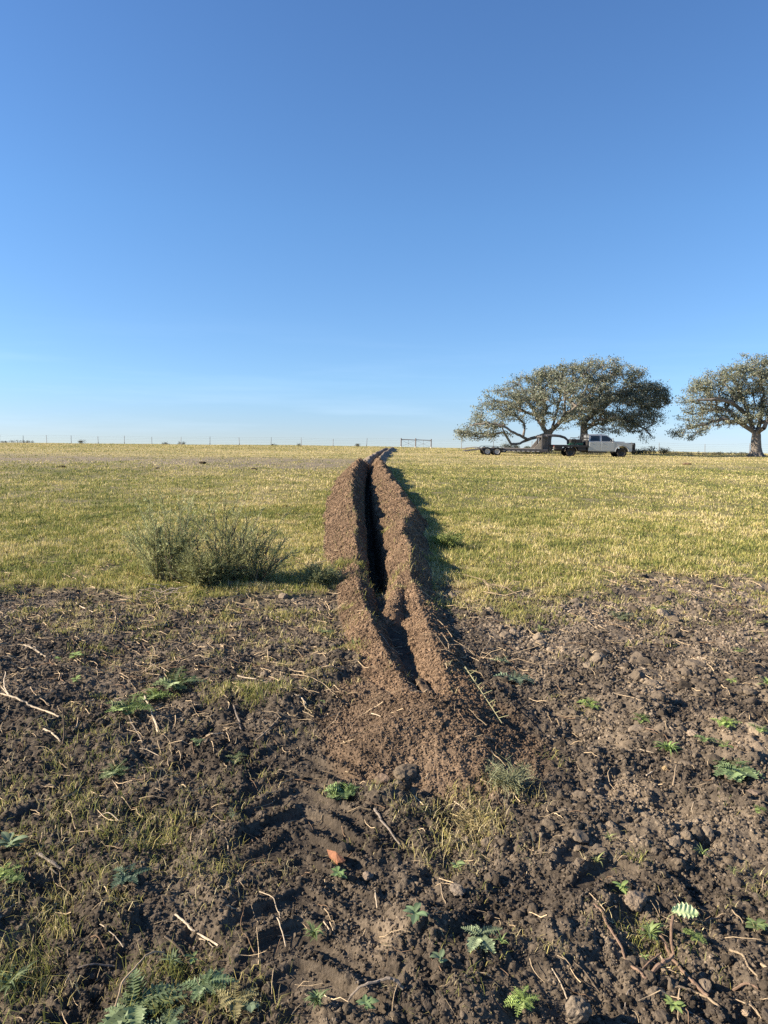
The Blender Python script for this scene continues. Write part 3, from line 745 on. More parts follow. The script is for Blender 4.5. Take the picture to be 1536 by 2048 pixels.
    lm = MB(); lm.add(V.reshape(-1, 3), None, F, np.repeat(cc, 4, 0))
    lm.build('crown', M_oakleaf, t)
    return t

def ground_at(px, Y):
    x = at(px, 900, Y)[0]; return np.array([x, Y, float(gz(x, Y)[0])])
YT = 76.0
def rel(base, px, py, dy=0.0):
    p = at(px, py, base[1] + dy); return np.array([p[0] - base[0], dy, p[2] - base[2]])
def blob(base, px, py, rx, rz, dy=0, ry=None, w=None):
    s = base[1] / F_PX; c = rel(base, px, py, dy); ry = ry if ry is not None else rx * s * .9
    return (c, (rx * s, ry, rz * s), w if w is not None else rx * rz)

bA = ground_at(1093, YT)
RA = lambda px, py, dy=0: rel(bA, px, py, dy)
grow_tree('oak_tree', 'broad spreading oak with sunlit pale limbs and its trunk just behind the trailer neck', bA,
    [(1.0, [RA(1080, 872, 0), RA(1062, 877, -.6), RA(1040, 887, -1), RA(1022, 888, -1.2), RA(1010, 868, -1.2), RA(1003, 850, -1)]),
     (1.0, [RA(1085, 852, 0), RA(1070, 830, 1), RA(1056, 800, 1.5), RA(1040, 770, 1)]),
     (1.0, [RA(1112, 852, -1), RA(1135, 828, -2), RA(1160, 806, -2.5), RA(1185, 780, -2), RA(1205, 755, -1)]),
     (1.0, [RA(1108, 845, 1.5), RA(1120, 800, 2), RA(1125, 760, 2)]),
     ((0, .35), [RA(1030, 866, -2.5), RA(1005, 852, -3), RA(975, 845, -3), RA(945, 850, -2.5)]),
     ((1, .4), [RA(1040, 822, 2.5), RA(1010, 806, 3), RA(985, 800, 3)]),
     ((2, .3), [RA(1130, 800, -3.5), RA(1128, 775, -4)])],
    [blob(bA, 962, 862, 42, 18, -2), blob(bA, 930, 868, 20, 12, -2, w=350), blob(bA, 1000, 872, 26, 10, -2, w=260), blob(bA, 985, 832, 48, 26, -1), blob(bA, 1005, 800, 45, 27, 0), blob(bA, 1050, 778, 45, 36, 1), blob(bA, 1048, 812, 60, 36, -1),
     blob(bA, 1095, 766, 40, 30, 1), blob(bA, 1150, 758, 62, 38, 0), blob(bA, 1190, 742, 52, 26, 0), blob(bA, 1120, 800, 75, 45, -2), blob(bA, 1180, 785, 60, 40, -1), blob(bA, 1125, 838, 60, 20, -2.5, w=700), blob(bA, 1215, 730, 35, 14, 0), blob(bA, 1118, 745, 40, 18, 0), blob(bA, 1075, 752, 30, 14, 0), blob(bA, 935, 862, 16, 12, -1.5, w=300)],
    11, 1080, 50, .085, trunk_r=.46, limb_r=.15, trunk=[(0, 0, -.1), RA(1092, 893), RA(1094, 880), RA(1097, 868)])
bB = ground_at(1166, YT + 2)
RB = lambda px, py, dy=0: rel(bB, px, py, dy)
grow_tree('oak_tree', 'darker oak standing behind the pickup cab with drooping branches on its right', bB,
    [(1.0, [RB(1180, 830, 0), RB(1215, 806, 0), RB(1250, 795, 0), RB(1290, 800, 0)]),
     (1.0, [RB(1160, 826, 1), RB(1165, 790, 2), RB(1185, 755, 2)]),
     (.9, [RB(1190, 842, -1.5), RB(1225, 836, -2), RB(1262, 842, -2.5), RB(1290, 858, -2.5), RB(1303, 872, -2.5)]),
     (1.0, [RB(1210, 815, 2), RB(1250, 775, 2), RB(1285, 765, 1.5)])],
    [blob(bB, 1240, 775, 60, 32), blob(bB, 1285, 790, 48, 28), blob(bB, 1305, 800, 34, 38), blob(bB, 1240, 815, 75, 34, -1), blob(bB, 1280, 845, 42, 24, -2), blob(bB, 1215, 845, 60, 22, -2, w=900),
     blob(bB, 1292, 870, 16, 12, -2.5, w=90), blob(bB, 1260, 745, 36, 14), blob(bB, 1175, 815, 40, 30, 2, w=500), blob(bB, 1325, 792, 16, 20)],
    23, 900, 50, .085, trunk_r=.42, limb_r=.17, trunk=[(0, 0, -.1), RB(1167, 880), RB(1168, 862), RB(1168, 846)])
bC = ground_at(1513, 74)
RC_ = lambda px, py, dy=0: rel(bC, px, py, dy)
grow_tree('oak_tree', 'single oak at the right edge of the view with a thick bare forked trunk', bC,
    [(1.0, [RC_(1499, 858, 0), RC_(1480, 845, 0), RC_(1440, 838, 0), RC_(1405, 850, 0), RC_(1375, 858, 0)]),
     (1.0, [RC_(1503, 850, 1), RC_(1490, 810, 1), RC_(1475, 770, 1.5), RC_(1450, 745, 1.5)]),
     (1.0, [RC_(1528, 856, -1), RC_(1540, 830, -1), RC_(1565, 800, -1), RC_(1600, 790, -1)]),
     (1.0, [RC_(1520, 845, 1), RC_(1528, 790, 1), RC_(1520, 745, 1)]),
     ((1, .3), [RC_(1465, 805, -1), RC_(1430, 798, -2), RC_(1395, 800, -2)])],
    [blob(bC, 1395, 800, 40, 36), blob(bC, 1375, 865, 36, 16, 0), blob(bC, 1440, 770, 50, 32), blob(bC, 1420, 835, 60, 24), blob(bC, 1480, 760, 55, 34), blob(bC, 1505, 728, 32, 20), blob(bC, 1525, 745, 50, 36),
     blob(bC, 1480, 815, 60, 35, 1), blob(bC, 1560, 780, 60, 55), blob(bC, 1600, 830, 60, 40), blob(bC, 1500, 838, 34, 14, -2, w=300), blob(bC, 1405, 765, 22, 14)],
    37, 1000, 50, .085, trunk_r=.50, limb_r=.24, trunk=[(0, 0, -.1), RC_(1512, 896), RC_(1512, 880), RC_(1513, 868)])

# ------------------------------------------------------------------ fence, brace posts
M_post = mat('weathered_steel', (.19, .17, .16), rough=.7, metal=.3, noise=.3, nscale=8)
M_wire = mat('fence_wire', (.36, .37, .38), rough=.5, metal=.6)
M_pipe = mat('rusty_pipe', (.16, .13, .12), rough=.7, metal=.3, noise=.4, nscale=5)
M_whitebase = mat('concrete_footing', (.62, .60, .55), rough=.9)
def fence_y(px): return float(np.interp(px, [0, 800, 1536], [116, 108, 92]))
def fence():
    t = thing('wire_fence', 'long wire fence on thin steel posts along the far edge of the pasture', 'fence', tuple(ground_at(768, fence_y(768))))
    o = np.array(t.location)
    xs = [-60, 0, 47, 94, 143, 197, 249, 304, 362, 420, 479, 542, 603, 666, 733, 802, 862, 923, 987, 1063, 1137, 1205, 1262, 1318, 1410, 1499, 1580]
    tops = []
    first = None
    for i, px in enumerate(xs):
        b = ground_at(px, fence_y(px)); h = 1.28 + .07 * math.sin(i * 2.3)
        lx, ly = .05 * math.sin(i * 1.7), .04 * math.cos(i * 2.9)
        tops.append((b, h, lx, ly))
        if px in (802, 862): continue
        if first is None:
            mb = MB(); mb.tube([(0, 0, -.2), (0, 0, .6), (0, 0, 1.28)], [.035, .035, .032], 5); mb.box((0, 0, 1.05), (.09, .03, .05)); mb.box((0, 0, .2), (.11, .02, .2))
            first = mb.build('post', M_post, t); p = first
        else:
            p = first.copy(); COL.objects.link(p); p.parent = t
        p.location = Vector(b - o); p.rotation_euler = (ly, lx, i * .7); p.scale = (1, 1, h / 1.28)
    for k, f in enumerate((.18, .38, .58, .78, .97)):
        pts = []
        for j, (b, h, lx, ly) in enumerate(tops):
            p = b - o + np.array([lx * f * h, 0, h * f])
            if j: 
                q = (pts[-1] + p) / 2; q[2] -= .03; pts.append(q)
            pts.append(p)
        mb = MB(); mb.tube(pts, .0065, 4, cap=False); mb.build('wire', M_wire, t)
fence()
def brace():
    Y = 107.2
    b0 = ground_at(831, Y); t = thing('fence_brace', 'steel pipe brace of three posts and top rails in the fence past the trench end', 'fence brace', tuple(b0))
    for px, h in ((802, 1.36), (831, 1.40), (862, 1.34)):
        b = ground_at(px, Y) - b0; mb = MB(); mb.tube([b + [0, 0, -.2], b + [0, 0, h]], .085, 10); p = mb.build('post', M_pipe, t)
        mb = MB(); mb.tube([b + [0, 0, -.1], b + [0, 0, .16]], .10, 10); mb.build('footing', M_whitebase, p)
    a, b, c = [ground_at(px, Y) - b0 for px in (802, 831, 862)]
    for p, q in ((a, b), (b, c)):
        mb = MB(); mb.tube([p + [.08, 0, 1.16], q + [-.08, 0, 1.14]], .055, 8); mb.build('top_rail', M_pipe, t)
        mb = MB(); mb.tube([p + [.08, 0, .12], q + [-.08, 0, 1.05]], .012, 4); mb.tube([p + [.08, 0, 1.05], q + [-.08, 0, .12]], .012, 4)
        m_ = (p + q) / 2; mb.tube([m_ + [0, 0, .05], m_ + [0, 0, 1.12]], .02, 5); mb.build('brace_wire', M_wire, t)
brace()

# ------------------------------------------------------------------ vehicles
M_silver = mat('silver_paint', (.42, .42, .40), rough=.32, metal=.55, spec=.5, noise=.03, nscale=3)
M_glass = mat('dark_glass', (.012, .016, .018), rough=.06, spec=.8)
M_blk = mat('black_steel', (.022, .021, .021), rough=.55, spec=.4, noise=.4, nscale=6)
M_rub = mat('tyre_rubber', (.028, .026, .025), rough=.9, spec=.2, noise=.3, nscale=12)
M_rim = mat('black_rim', (.03, .03, .032), rough=.4, metal=.4)
M_rimw = mat('white_rim', (.45, .43, .39), rough=.6)
M_grey = mat('grey_steel', (.085, .08, .078), rough=.65, spec=.3, noise=.3, nscale=4)
M_chrome = mat('mirror_metal', (.6, .6, .6), rough=.2, metal=.9)
M_tanp = mat('dusty_steel', (.30, .26, .21), rough=.8, noise=.3, nscale=5)
M_green = mat('green_enamel', (.03, .13, .07), rough=.4, noise=.2, nscale=8)
M_amber = mat('red_lens', (.35, .03, .02), rough=.3)
M_head = mat('lamp_lens', (.55, .57, .58), rough=.1, spec=.8)
def wheel(parent, x, y, z, r, wd, rim_m, side):
    """tyre + rim, axle along Y; side = -1 faces the camera"""
    a = np.linspace(0, 2 * np.pi, 37)[:-1]
    prof = [(r * .62, -wd * .40), (r * .72, -wd * .5), (r * .93, -wd * .47), (r, -wd * .36), (r * 1.005, 0), (r, wd * .36), (r * .93, wd * .47), (r * .72, wd * .5), (r * .62, wd * .40)]
    mb = MB(); n = len(a); V = []
    for i, (rr, yy) in enumerate(prof):
        tread = (1 + .012 * (np.arange(n) % 2)) if 2 < i < 6 else 1
        V.append(np.stack([rr * tread * np.cos(a), np.full(n, yy), rr * tread * np.sin(a)], -1))
    V = np.vstack(V); F = []
    for i in range(len(prof) - 1):
        for j in range(n): F.append((i * n + j, i * n + (j + 1) % n, (i + 1) * n + (j + 1) % n, (i + 1) * n + j))
    mb.add(V, None, F); w_ = thing('wheel', None, None, (x, y, z)); w_.parent = parent
    mb.build('tyre', M_rub, w_)
    mb = MB(); V = []
    prof = [(r * .63, side * wd * .42), (r * .56, side * wd * .40), (r * .50, side * wd * .22), (r * .22, side * wd * .12), (r * .20, side * wd * .30), (r * .0 + .01, side * wd * .32)]
    for rr, yy in prof: V.append(np.stack([rr * np.cos(a), np.full(n, yy), rr * np.sin(a)], -1))
    V = np.vstack(V); F = []
    for i in range(len(prof) - 1):
        for j in range(n): F.append((i * n + j, i * n + (j + 1) % n, (i + 1) * n + (j + 1) % n, (i + 1) * n + j))
    mb.add(V, None, F)
    for k in range(8):
        q = k / 8 * 2 * np.pi; mb.box((r * .37 * math.cos(q), side * wd * .20, r * .37 * math.sin(q)), (r * .10, wd * .06, r * .10))
    mb.build('rim', rim_m, w_)
    return w_
def extrude(profile, y0, y1, inset=0.0, bev=.03):
    """side profile (x,z) closed polygon -> solid between y0<y1 with a soft edge"""
    p = np.array(profile); n = len(p); c = p.mean(0)
    d = p - c; q = c + d * (1 - bev / np.maximum(np.linalg.norm(d, axis=1), .2))[:, None]
    V = [(*q[i][[0]], y0, q[i][1]) for i in range(n)] + [(p[i][0], y0 + bev, p[i][1]) for i in range(n)] + [(p[i][0], y1 - bev, p[i][1]) for i in range(n)] + [(q[i][0], y1, q[i][1]) for i in range(n)]
    F = [tuple(range(n)), tuple(range(4 * n - 1, 3 * n - 1, -1))]
    for k in range(3):
        for i in range(n):
            j = (i + 1) % n; F.append((k * n + j, k * n + i, (k + 1) * n + i, (k + 1) * n + j))
    return V, F
def truck():
    Y = 65.5; fw = ground_at(1237, Y); o = fw.copy(); o[2] -= .02
    t = thing('pickup_truck', 'silver crew cab pickup with a black flatbed parked in front of the oaks', 'pickup truck', tuple(o))
    t.rotation_euler = (0, ROLL * .0, 0)
    Rw = .43; rx = -4.62; HW = .98
    def arch(cx, r, z0, n=9, rev=False):
        a = np.linspace(math.pi, 0, n); return [(cx + r * math.cos(q), z0 + r * math.sin(q)) for q in a]
    # lower body: rear of cab (-3.05) to nose (.92)
    fa = [(0 + .60 * math.cos(q), Rw + .02 + .60 * math.sin(q)) for q in np.linspace(math.pi - .05, .12, 11)]
    prof = [(-3.05, .52), (-.60, .50)] + fa + [(.88, .52), (.95, .62), (.95, 1.12), (.88, 1.22), (.55, 1.30), (-.2, 1.38), (-.72, 1.42), (-3.05, 1.40)]
    V, F = extrude(prof, -HW, HW, bev=.05); from_poly('body', V, F, M_silver, t)
    # greenhouse with tumblehome
    base = [(-3.05, 1.40), (-.62, 1.41)]; top = [(-2.98, 2.02), (-2.80, 2.07), (-1.75, 2.09), (-1.42, 2.03)]
    g = [(-3.05, 1.38, .94), (-3.0, 1.98, .80), (-2.84, 2.06, .74), (-1.80, 2.08, .74), (-1.42, 2.02, .78), (-.60, 1.40, .93)]
    V = [(x, -w_, z) for x, z, w_ in g] + [(x, w_, z) for x, z, w_ in g]; n = len(g)
    F = [tuple(range(n)), tuple(range(2 * n - 1, n - 1, -1))] + [(i, i + n, (i + 1) % n + n, (i + 1) % n) for i in range(n)]
    from_poly('cab_roof', V, F, M_silver, t)
    def onside(x, z, s, off=.006):     # point on the tilted side glass plane
        w_ = .94 - (z - 1.38) / (1.98 - 1.38) * .14; return (x, s * (w_ + off), z)
    for s in (-1, 1):
        for poly_ in ([(-2.90, 1.45), (-2.04, 1.45), (-2.04, 1.93), (-2.82, 1.93)], [(-1.86, 1.45), (-.78, 1.45), (-.80, 1.50), (-1.40, 1.93), (-1.86, 1.93)]):
            V = [onside(x, z, s, .012) for x, z in poly_] + [onside(x, z, s, -.02) for x, z in poly_]; n = len(poly_)
            F = [tuple(range(n)), tuple(range(2 * n - 1, n - 1, -1))] + [(i, (i + 1) % n, (i + 1) % n + n, i + n) for i in range(n)]
            from_poly('window', V, F, M_glass, t)
        for x0, x1 in ((-2.96, -1.98), (-1.93, -.70)):
            mb = MB(); mb.box(((x0 + x1) / 2, s * (HW + .004), .98), (x1 - x0, .03, .78), bev=.012)
            d = mb.build('door', M_silver, t)
            mb = MB(); mb.box((x0 + .16, s * (HW + .035), 1.26), (.16, .03, .045), bev=.01); mb.build('handle', M_chrome, d)
        # wheel-arch lip
        a = np.linspace(math.pi - .15, .15, 13); mb = MB()
        mb.tube([(.63 * math.cos(q), s * (HW + .01), Rw + .02 + .63 * math.sin(q)) for q in a], .04, 6); mb.build('fender_flare', M_silver, t)
        mb = MB(); mb.tube([(-.88, s * .95, 1.52), (-.92, s * 1.14, 1.58)], .025, 6); mb.box((-.95, s * 1.22, 1.60), (.12, .17, .27), bev=.03)
        mb.build('side_mirror', M_chrome, t)
        mb = MB(); mb.box((.90, s * .74, 1.04), (.13, .36, .26), bev=.03); mb.build('headlight', M_head, t)
        mb = MB(); mb.box((-1.9, s * .93, .42), (2.3, .12, .07), bev=.02); mb.build('running_board', M_blk, t)
    # windscreen, rear glass
    V = [(-1.36, -.72, 1.995), (-1.36, .72, 1.995), (-.66, .87, 1.45), (-.66, -.87, 1.45)]
    V += [(x + .012, y, z + .012) for x, y, z in V]
    from_poly('windscreen', V, [(0, 1, 2, 3), (7, 6, 5, 4), (0, 4, 5, 1), (1, 5, 6, 2), (2, 6, 7, 3), (3, 7, 4, 0)], M_glass, t)
    mb = MB(); mb.box((-.1, 0, 1.40), (.9, 1.2, .07), bev=.03); mb.build('hood_scoop', M_silver, t)
    mb = MB(); mb.box((.955, 0, .98), (.05, 1.05, .36), bev=.02); mb.build('grille', M_blk, t)
    # grille guard and bumper
    mb = MB(); mb.box((1.10, 0, .62), (.26, 1.96, .30), bev=.05)
    for y in (-.85, -.3, .3, .85): mb.tube([(1.18, y, .60), (1.20, y, 1.20), (1.10, y, 1.32)], .04, 8)
    for z in (.95, 1.12, 1.28): mb.tube([(.92, -.97, z), (1.16, -.9, z), (1.20, 0, z), (1.16, .9, z), (.92, .97, z)], .038, 8)
    for s in (-1, 1): mb.box((1.08, s * .80, 1.02), (.16, .34, .50), bev=.05)
    mb.build('grille_guard', M_blk, t)
    # chassis
    mb = MB()
    for s in (-1, 1): mb.box((-2.5, s * .42, .58), (6.6, .10, .18), bev=.01)
    mb.box((0, 0, Rw), (.14, 1.5, .14)); mb.box((rx, 0, Rw), (.18, 1.4, .18)); mb.box((-2.2, 0, .50), (2.0, .7, .16))
    mb.tube([(-3.6, -.6, .62), (-3.0, -.6, .62)], .18, 10)
    mb.build('chassis', M_blk, t)
    # flatbed
    mb = MB(); mb.box((-4.62, 0, 1.00), (3.02, 2.10, .10), bev=.015)
    mb.box((-4.62, -1.04, .94), (3.02, .05, .14)); mb.box((-4.62, 1.04, .94), (3.02, .05, .14))
    mb.build('flatbed', M_blk, t)
    for s in (-1, 1):
        mb = MB(); mb.box((-3.65, s * .93, .74), (.72, .20, .36), bev=.02); mb.build('side_toolbox', M_blk, t)
        mb = MB(); mb.box((-5.72, s * .93, .78), (.62, .20, .30), bev=.02); mb.build('side_toolbox', M_blk, t)
        a = np.linspace(math.pi - .1, .1, 9); mb = MB(); V = []
        for q in a: V += [(rx + .56 * math.cos(q), s * .62, Rw + .56 * math.sin(q)), (rx + .56 * math.cos(q), s * 1.04, Rw + .56 * math.sin(q))]
        V = np.array(V); V = np.vstack([V, V + [0, 0, .025]]); m = len(V) // 2
        F = [(2 * i, 2 * i + 1, 2 * i + 3, 2 * i + 2) for i in range(8)] + [(m + 2 * i, m + 2 * i + 2, m + 2 * i + 3, m + 2 * i + 1) for i in range(8)]
        mb.add(V, None, F); mb.build('rear_fender', M_tanp, t)
        mb = MB(); mb.box((-6.17, s * .85, .92), (.06, .26, .14), bev=.01); mb.build('tail_light', M_amber, t)
    mb = MB(); mb.box((-6.15, 0, .80), (.10, 2.0, .22), bev=.02); mb.box((-6.2, 0, .55), (.12, .3, .2)); mb.build('rear_bumper', M_tanp, t)
    mb = MB()
    for y in (-.95, -.45, .45, .95): mb.tube([(-3.14, y, 1.02), (-3.14, y, 2.05)], .04, 8)
    for z in (1.35, 1.72, 2.05): mb.tube([(-3.14, -.95, z), (-3.14, .95, z)], .035, 8)
    mb.box((-3.14, 0, 1.28), (.04, 1.9, .5)); mb.build('headache_rack', M_blk, t)
    for x in (0, rx):
        for s in (-1, 1): wheel(t, x, s * .86, Rw, Rw, .29, M_rim, s)
    # what lies on the bed
    e = thing('welding_machine', 'dark engine driven machine with a green cover on the truck bed behind the cab', 'machine', (o[0] - 4.0, Y - .15, o[2] + 1.055))
    mb = MB(); mb.box((-.05, 0, .28), (1.15, .70, .50), bev=.05); mb.build('casing', M_blk, e)
    mb = MB(); mb.box((-.05, -.36, .12), (1.25, .05, .16), bev=.01); mb.box((-.05, 0, .04), (1.3, .74, .06)); mb.build('base_frame', M_green, e)
    mb = MB(); mb.tube([(.25, .1, .5), (.25, .1, .78), (.35, .1, .82)], .04, 8); mb.tube([(-.55, 0, .5), (-.5, 0, .66), (.35, 0, .66), (.42, 0, .5)], .03, 8); mb.build('exhaust_pipe', M_grey, e)
    h = MB(); a = np.linspace(0, 6 * np.pi, 60); h.tube(np.stack([.24 * np.cos(a), .05 * np.sin(a * .31) - .1 + 0 * a, .34 + .24 * np.sin(a)], -1) * 1.0 + np.array([-.25, -.42, 0]), .025, 6)
    hz_ = h.build('cable_coil', M_rub, None, loc=(o[0] - 4.05, Y - .1, o[2] + 1.05)); tag(hz_, 'coil of dark cable leaning on the machine on the truck bed', 'cable')
    j = MB(); j.box((0, 0, .16), (.42, .55, .32), bev=.04); j.box((0, 0, .36), (.2, .1, .06)); jb = j.build('fuel_can', M_tanp, None, loc=(o[0] - 3.42, Y + .3, o[2] + 1.052)); tag(jb, 'small pale can standing on the truck bed right behind the cab', 'can')
    return o, Y
TO, TY = truck()

def trailer():
    Y = TY; o = TO.copy(); ox = at(990, 900, Y)[0]
    t = thing('gooseneck_trailer', 'long low grey flatbed trailer with tandem wheels hitched behind the pickup', 'trailer', (ox, Y, float(gz(ox, Y)[0])))
    zz = float(gz(ox, Y)[0]); X = lambda px: at(px, 900, Y)[0] - ox
    Z = lambda px, py: at(px, py, Y)[2] - zz
    L, Rr = X(1000), X(1091)
    zt = .62
    mb = MB()
    for s in (-1, 1): mb.box(((X(962) + Rr) / 2, s * 1.0, zt - .12), (Rr - X(962), .09, .24), bev=.01)
    for k in range(9): mb.box((X(965) + k * (Rr - X(965)) / 9 + .1, 0, zt - .14), (.07, 1.9, .12))
    mb.build('frame', M_grey, t)
    mb = MB(); mb.box(((X(962) + X(1078)) / 2, 0, zt + .025), (X(1078) - X(962), 1.95, .05)); mb.build('deck', M_tanp, t)
    # pale reflective strip under the rail
    tape = mat('pale_tape', (.6, .58, .55), rough=.5)
    for k in range(8):
        mb = MB(); mb.box((X(1004) + k * .44, -1.048, zt - .20), (.24, .006, .05)); mb.build('reflector', tape, t)
    # dovetail and folded ramps to the left
    mb = MB(); a = X(962); b = X(928)
    for y in (-.95, -.32, .32, .95): mb.tube([(a, y, zt - .05), (b, y, zt - .28)], .045, 6)
    for k in range(7): x = a + (b - a) * k / 6; mb.tube([(x, -.95, zt - .05 - .23 * k / 6), (x, .95, zt - .05 - .23 * k / 6)], .03, 6)
    mb.build('dovetail', M_grey, t)
    for y in (-.8, .5):
        mb = MB(); mb.tube([(a, y, zt), (a - .5, y, zt + .10), (b + .2, y, zt + .0), (b - .2, y, zt - .1)], .035, 6); mb.tube([(a - .45, y, zt + .10), (a - .5, y, zt - .2)], .03, 6)
        mb.build('ramp', M_tanp, t)
    # tandem wheels + fenders
    for px in (971.5, 990.5):
        for s in (-1, 1): wheel(t, X(px), s * 1.06, .37, .37, .22, M_rimw, s)
    for s in (-1, 1):
        mb = MB(); V = []
        pr = [(X(960), .45), (X(961.5), .70), (X(966), .80), (X(996), .80), (X(1000.5), .70), (X(1002), .45)]
        for x, z in pr: V += [(x, s * .93, z), (x, s * 1.22, z)]
        V = np.array(V); V = np.vstack([V, V + [0, 0, .03]]); m = len(pr) * 2
        F = [(2 * i, 2 * i + 1, 2 * i + 3, 2 * i + 2) for i in range(5)] + [(m + 2 * i, m + 2 * i + 2, m + 2 * i + 3, m + 2 * i + 1) for i in range(5)]
        F += [(2 * i + 1, 2 * i + 3, m + 2 * i + 3, m + 2 * i + 1) for i in range(5)]
        mb.add(V, None, F); mb.build('fender', M_blk, t)
    mb = MB(); mb.box((X(1004), 0, .36), (.5, 1.6, .16), bev=.02); mb.build('axle_beam', M_blk, t)
    # front riser with side panels and gusset
    zr = Z(1084, 873)
    mb = MB()
    for s in (-1, 1):
        mb.box((X(1079), s * .97, (zr + .5) / 2), (.14, .12, zr - .5 + .3), bev=.01)
        mb.box((X(1083.5), s * .80, (zr + .45) / 2), (.26, .16, zr - .45 + .25), bev=.02)
    mb.box((X(1089), 0, (zr + .45) / 2 + .02), (.32, 1.50, zr - .45), bev=.02)
    mb.box((X(1084), 0, zr - .02), (.62, 2.0, .14), bev=.02); mb.build('riser', M_grey, t)
    for s in (-1, 1):
        V = [(X(1064), s * .96, zt + .06), (X(1077), s * .96, zt + .06), (X(1077), s * .96, Z(1077, 880))]; V += [(x, y - s * .04, z) for x, y, z in V]
        from_poly('gusset', V, [(0, 1, 2), (5, 4, 3), (0, 3, 4, 1), (1, 4, 5, 2), (2, 5, 3, 0)], M_tanp, t)
    # neck reaching over the truck bed down to the ball above the rear axle
    pts = [(X(1090), Z(1090, 872)), (X(1106), Z(1106, 871)), (X(1118), Z(1118, 872)), (X(1128), Z(1128, 875)), (X(1134), Z(1134, 880))]
    mb = MB()
    for y in (-.28, .28): mb.tube([(x, y * (1 - i * .2), z) for i, (x, z) in enumerate(pts)], [.12, .12, .11, .10, .09], 8)
    mb.tube([(pts[-1][0], 0, pts[-1][1]), (pts[-1][0] + .02, 0, 1.10)], .07, 10)
    mb.build('neck', M_grey, t)
    mb = MB(); mb.tube([(X(1095), -.5, Z(1095, 874)), (X(1095), -.5, .35)], .045, 8); mb.box((X(1095), -.5, .32), (.22, .22, .04)); mb.build('landing_leg', M_grey, t)
trailer()

# ------------------------------------------------------------------ shrubs, weeds and branches in the distance
M_twig = mat('dull_twigs', attr=True, rough=.9, spec=.1)
def far_shrub(name, label, cat, px, Y, w_, h, seed, n=700, col=(.075, .08, .05), leaf=.05, bare=.0, group='low brush along the fence'):
    r_ = np.random.default_rng(seed); b = ground_at(px, Y)
    mb = MB(); st = MB(); k = max(6, int(w_ * 9))
    tips = []
    for i in range(k):
        x0 = r_.uniform(-.35, .35) * w_; y0 = r_.uniform(-.25, .25) * w_; a = r_.uniform(-.6, .6); hh = h * r_.uniform(.5, 1.05) * (1 - .5 * abs(2 * x0 / w_) ** 2)
        e = np.array([x0 + a * hh * .7, y0 + r_.normal() * .1, hh]); m = np.array([x0 + a * hh * .25, y0, hh * .5])
        st.tube([(x0, y0, -.05), m, e], [.02, .014, .006], 4, c=(.16, .13, .10), cap=False); tips += [e, (m + e) / 2, m]
    tips = np.array(tips); id_ = r_.integers(0, len(tips), n); c = tips[id_] + r_.normal(size=(n, 3)) * np.array([.13, .13, .10]) * (.5 + h); c[:, 2] = np.abs(c[:, 2])
    nrm_ = r_.normal(size=(n, 3)); nrm_ /= np.linalg.norm(nrm_, axis=1)[:, None]; u = np.cross(nrm_, r_.normal(size=(n, 3))); u /= np.linalg.norm(u, axis=1)[:, None]; v = np.cross(nrm_, u)
    L = leaf * r_.uniform(.5, 1.4, n)[:, None]; V = np.stack([c - u * L, c + v * L * .5, c + u * L, c - v * L * .5], 1)
    cc = np.array(col) * r_.uniform(.6, 1.5, (n, 1)); mb.add(V.reshape(-1, 3), None, (np.arange(n) * 4)[:, None] + np.arange(4), np.repeat(cc, 4, 0))
    mb.add(np.vstack(st.v), None, np.vstack(st.f4), np.vstack(st.c))
    return tag(mb.build(name, M_oakleaf, None, loc=tuple(b)), label, cat, group)
FAR = [(38, 118, 3.6, .45, 'low dark brush at the left end of the far fence'), (62, 117, 2.2, .35, 'small patch of brush beside the third fence post from the left edge'), (8, 118, 1.6, .3, 'brush clump cut by the left edge of the view'),
       (165, 116, 1.4, .55, 'rounded bush showing over the rise between two left fence posts'), (331, 114, 1.5, .42, 'smaller of two round bushes close together on the skyline left of centre'),
       (364, 114, 1.5, .48, 'larger of two round bushes close together on the skyline left of centre'), (548, 112, 1.0, .22, 'tiny tuft of brush on the skyline left of the trench'),
       (597, 112, .7, .35, 'thin bare weed on the skyline by a fence post left of the trench'), (715, 110, .8, .4, 'thin pale weed on the skyline just left of the trench end')]
for i, (px, Y, w_, h, lab) in enumerate(FAR):
    far_shrub('shrub', lab, 'bush', px, Y, w_, h, 300 + i, 420 if h > .38 else 220)
for i, (px, Y, w_, h, lab) in enumerate([(1013, 86, 1.7, .95, 'bush seen under the big oak limb above the trailer deck'), (1029, 86, 1.3, .75, 'low bush just right of the one under the oak limb'), (1057, 86, .8, .6, 'small bush behind the trailer gusset'),
        (1298, 80, 2.6, .85, 'dark bush on the grass just right of the pickup'), (1272, 79, 1.6, .55, 'low dark brush right in front of the grille guard'), (1325, 82, 1.6, .7, 'twiggy brush at the fence post right of the pickup')]):
    far_shrub('shrub', lab, 'bush', px, Y, w_, h, 340 + i, 900, leaf=.06, group='bushes behind the vehicles')
for i, (px, Y, w_, lab) in enumerate([(1150, 72, 7.5, 'weeds growing under the oaks behind the pickup'), (1060, 71, 4.0, 'ragged weeds below the trailer deck')]):
    far_shrub('weeds', lab, 'weeds', px, Y, w_, .38, 360 + i, 2200, col=(.13, .13, .07), leaf=.06, group='weeds around the vehicles')
for i, px in enumerate((1360, 1395, 1432, 1475)):
    far_shrub('weeds', ['low dark weeds between the pickup and the right hand oak', 'low weeds at the post in the middle of the right fence', 'short weeds left of the right hand oak', 'short weeds at the foot of the right hand oak on its left'][i], 'weeds', px, 84, 3.4, .28, 370 + i, 700, col=(.10, .10, .06), leaf=.06, group='weeds along the right fence')

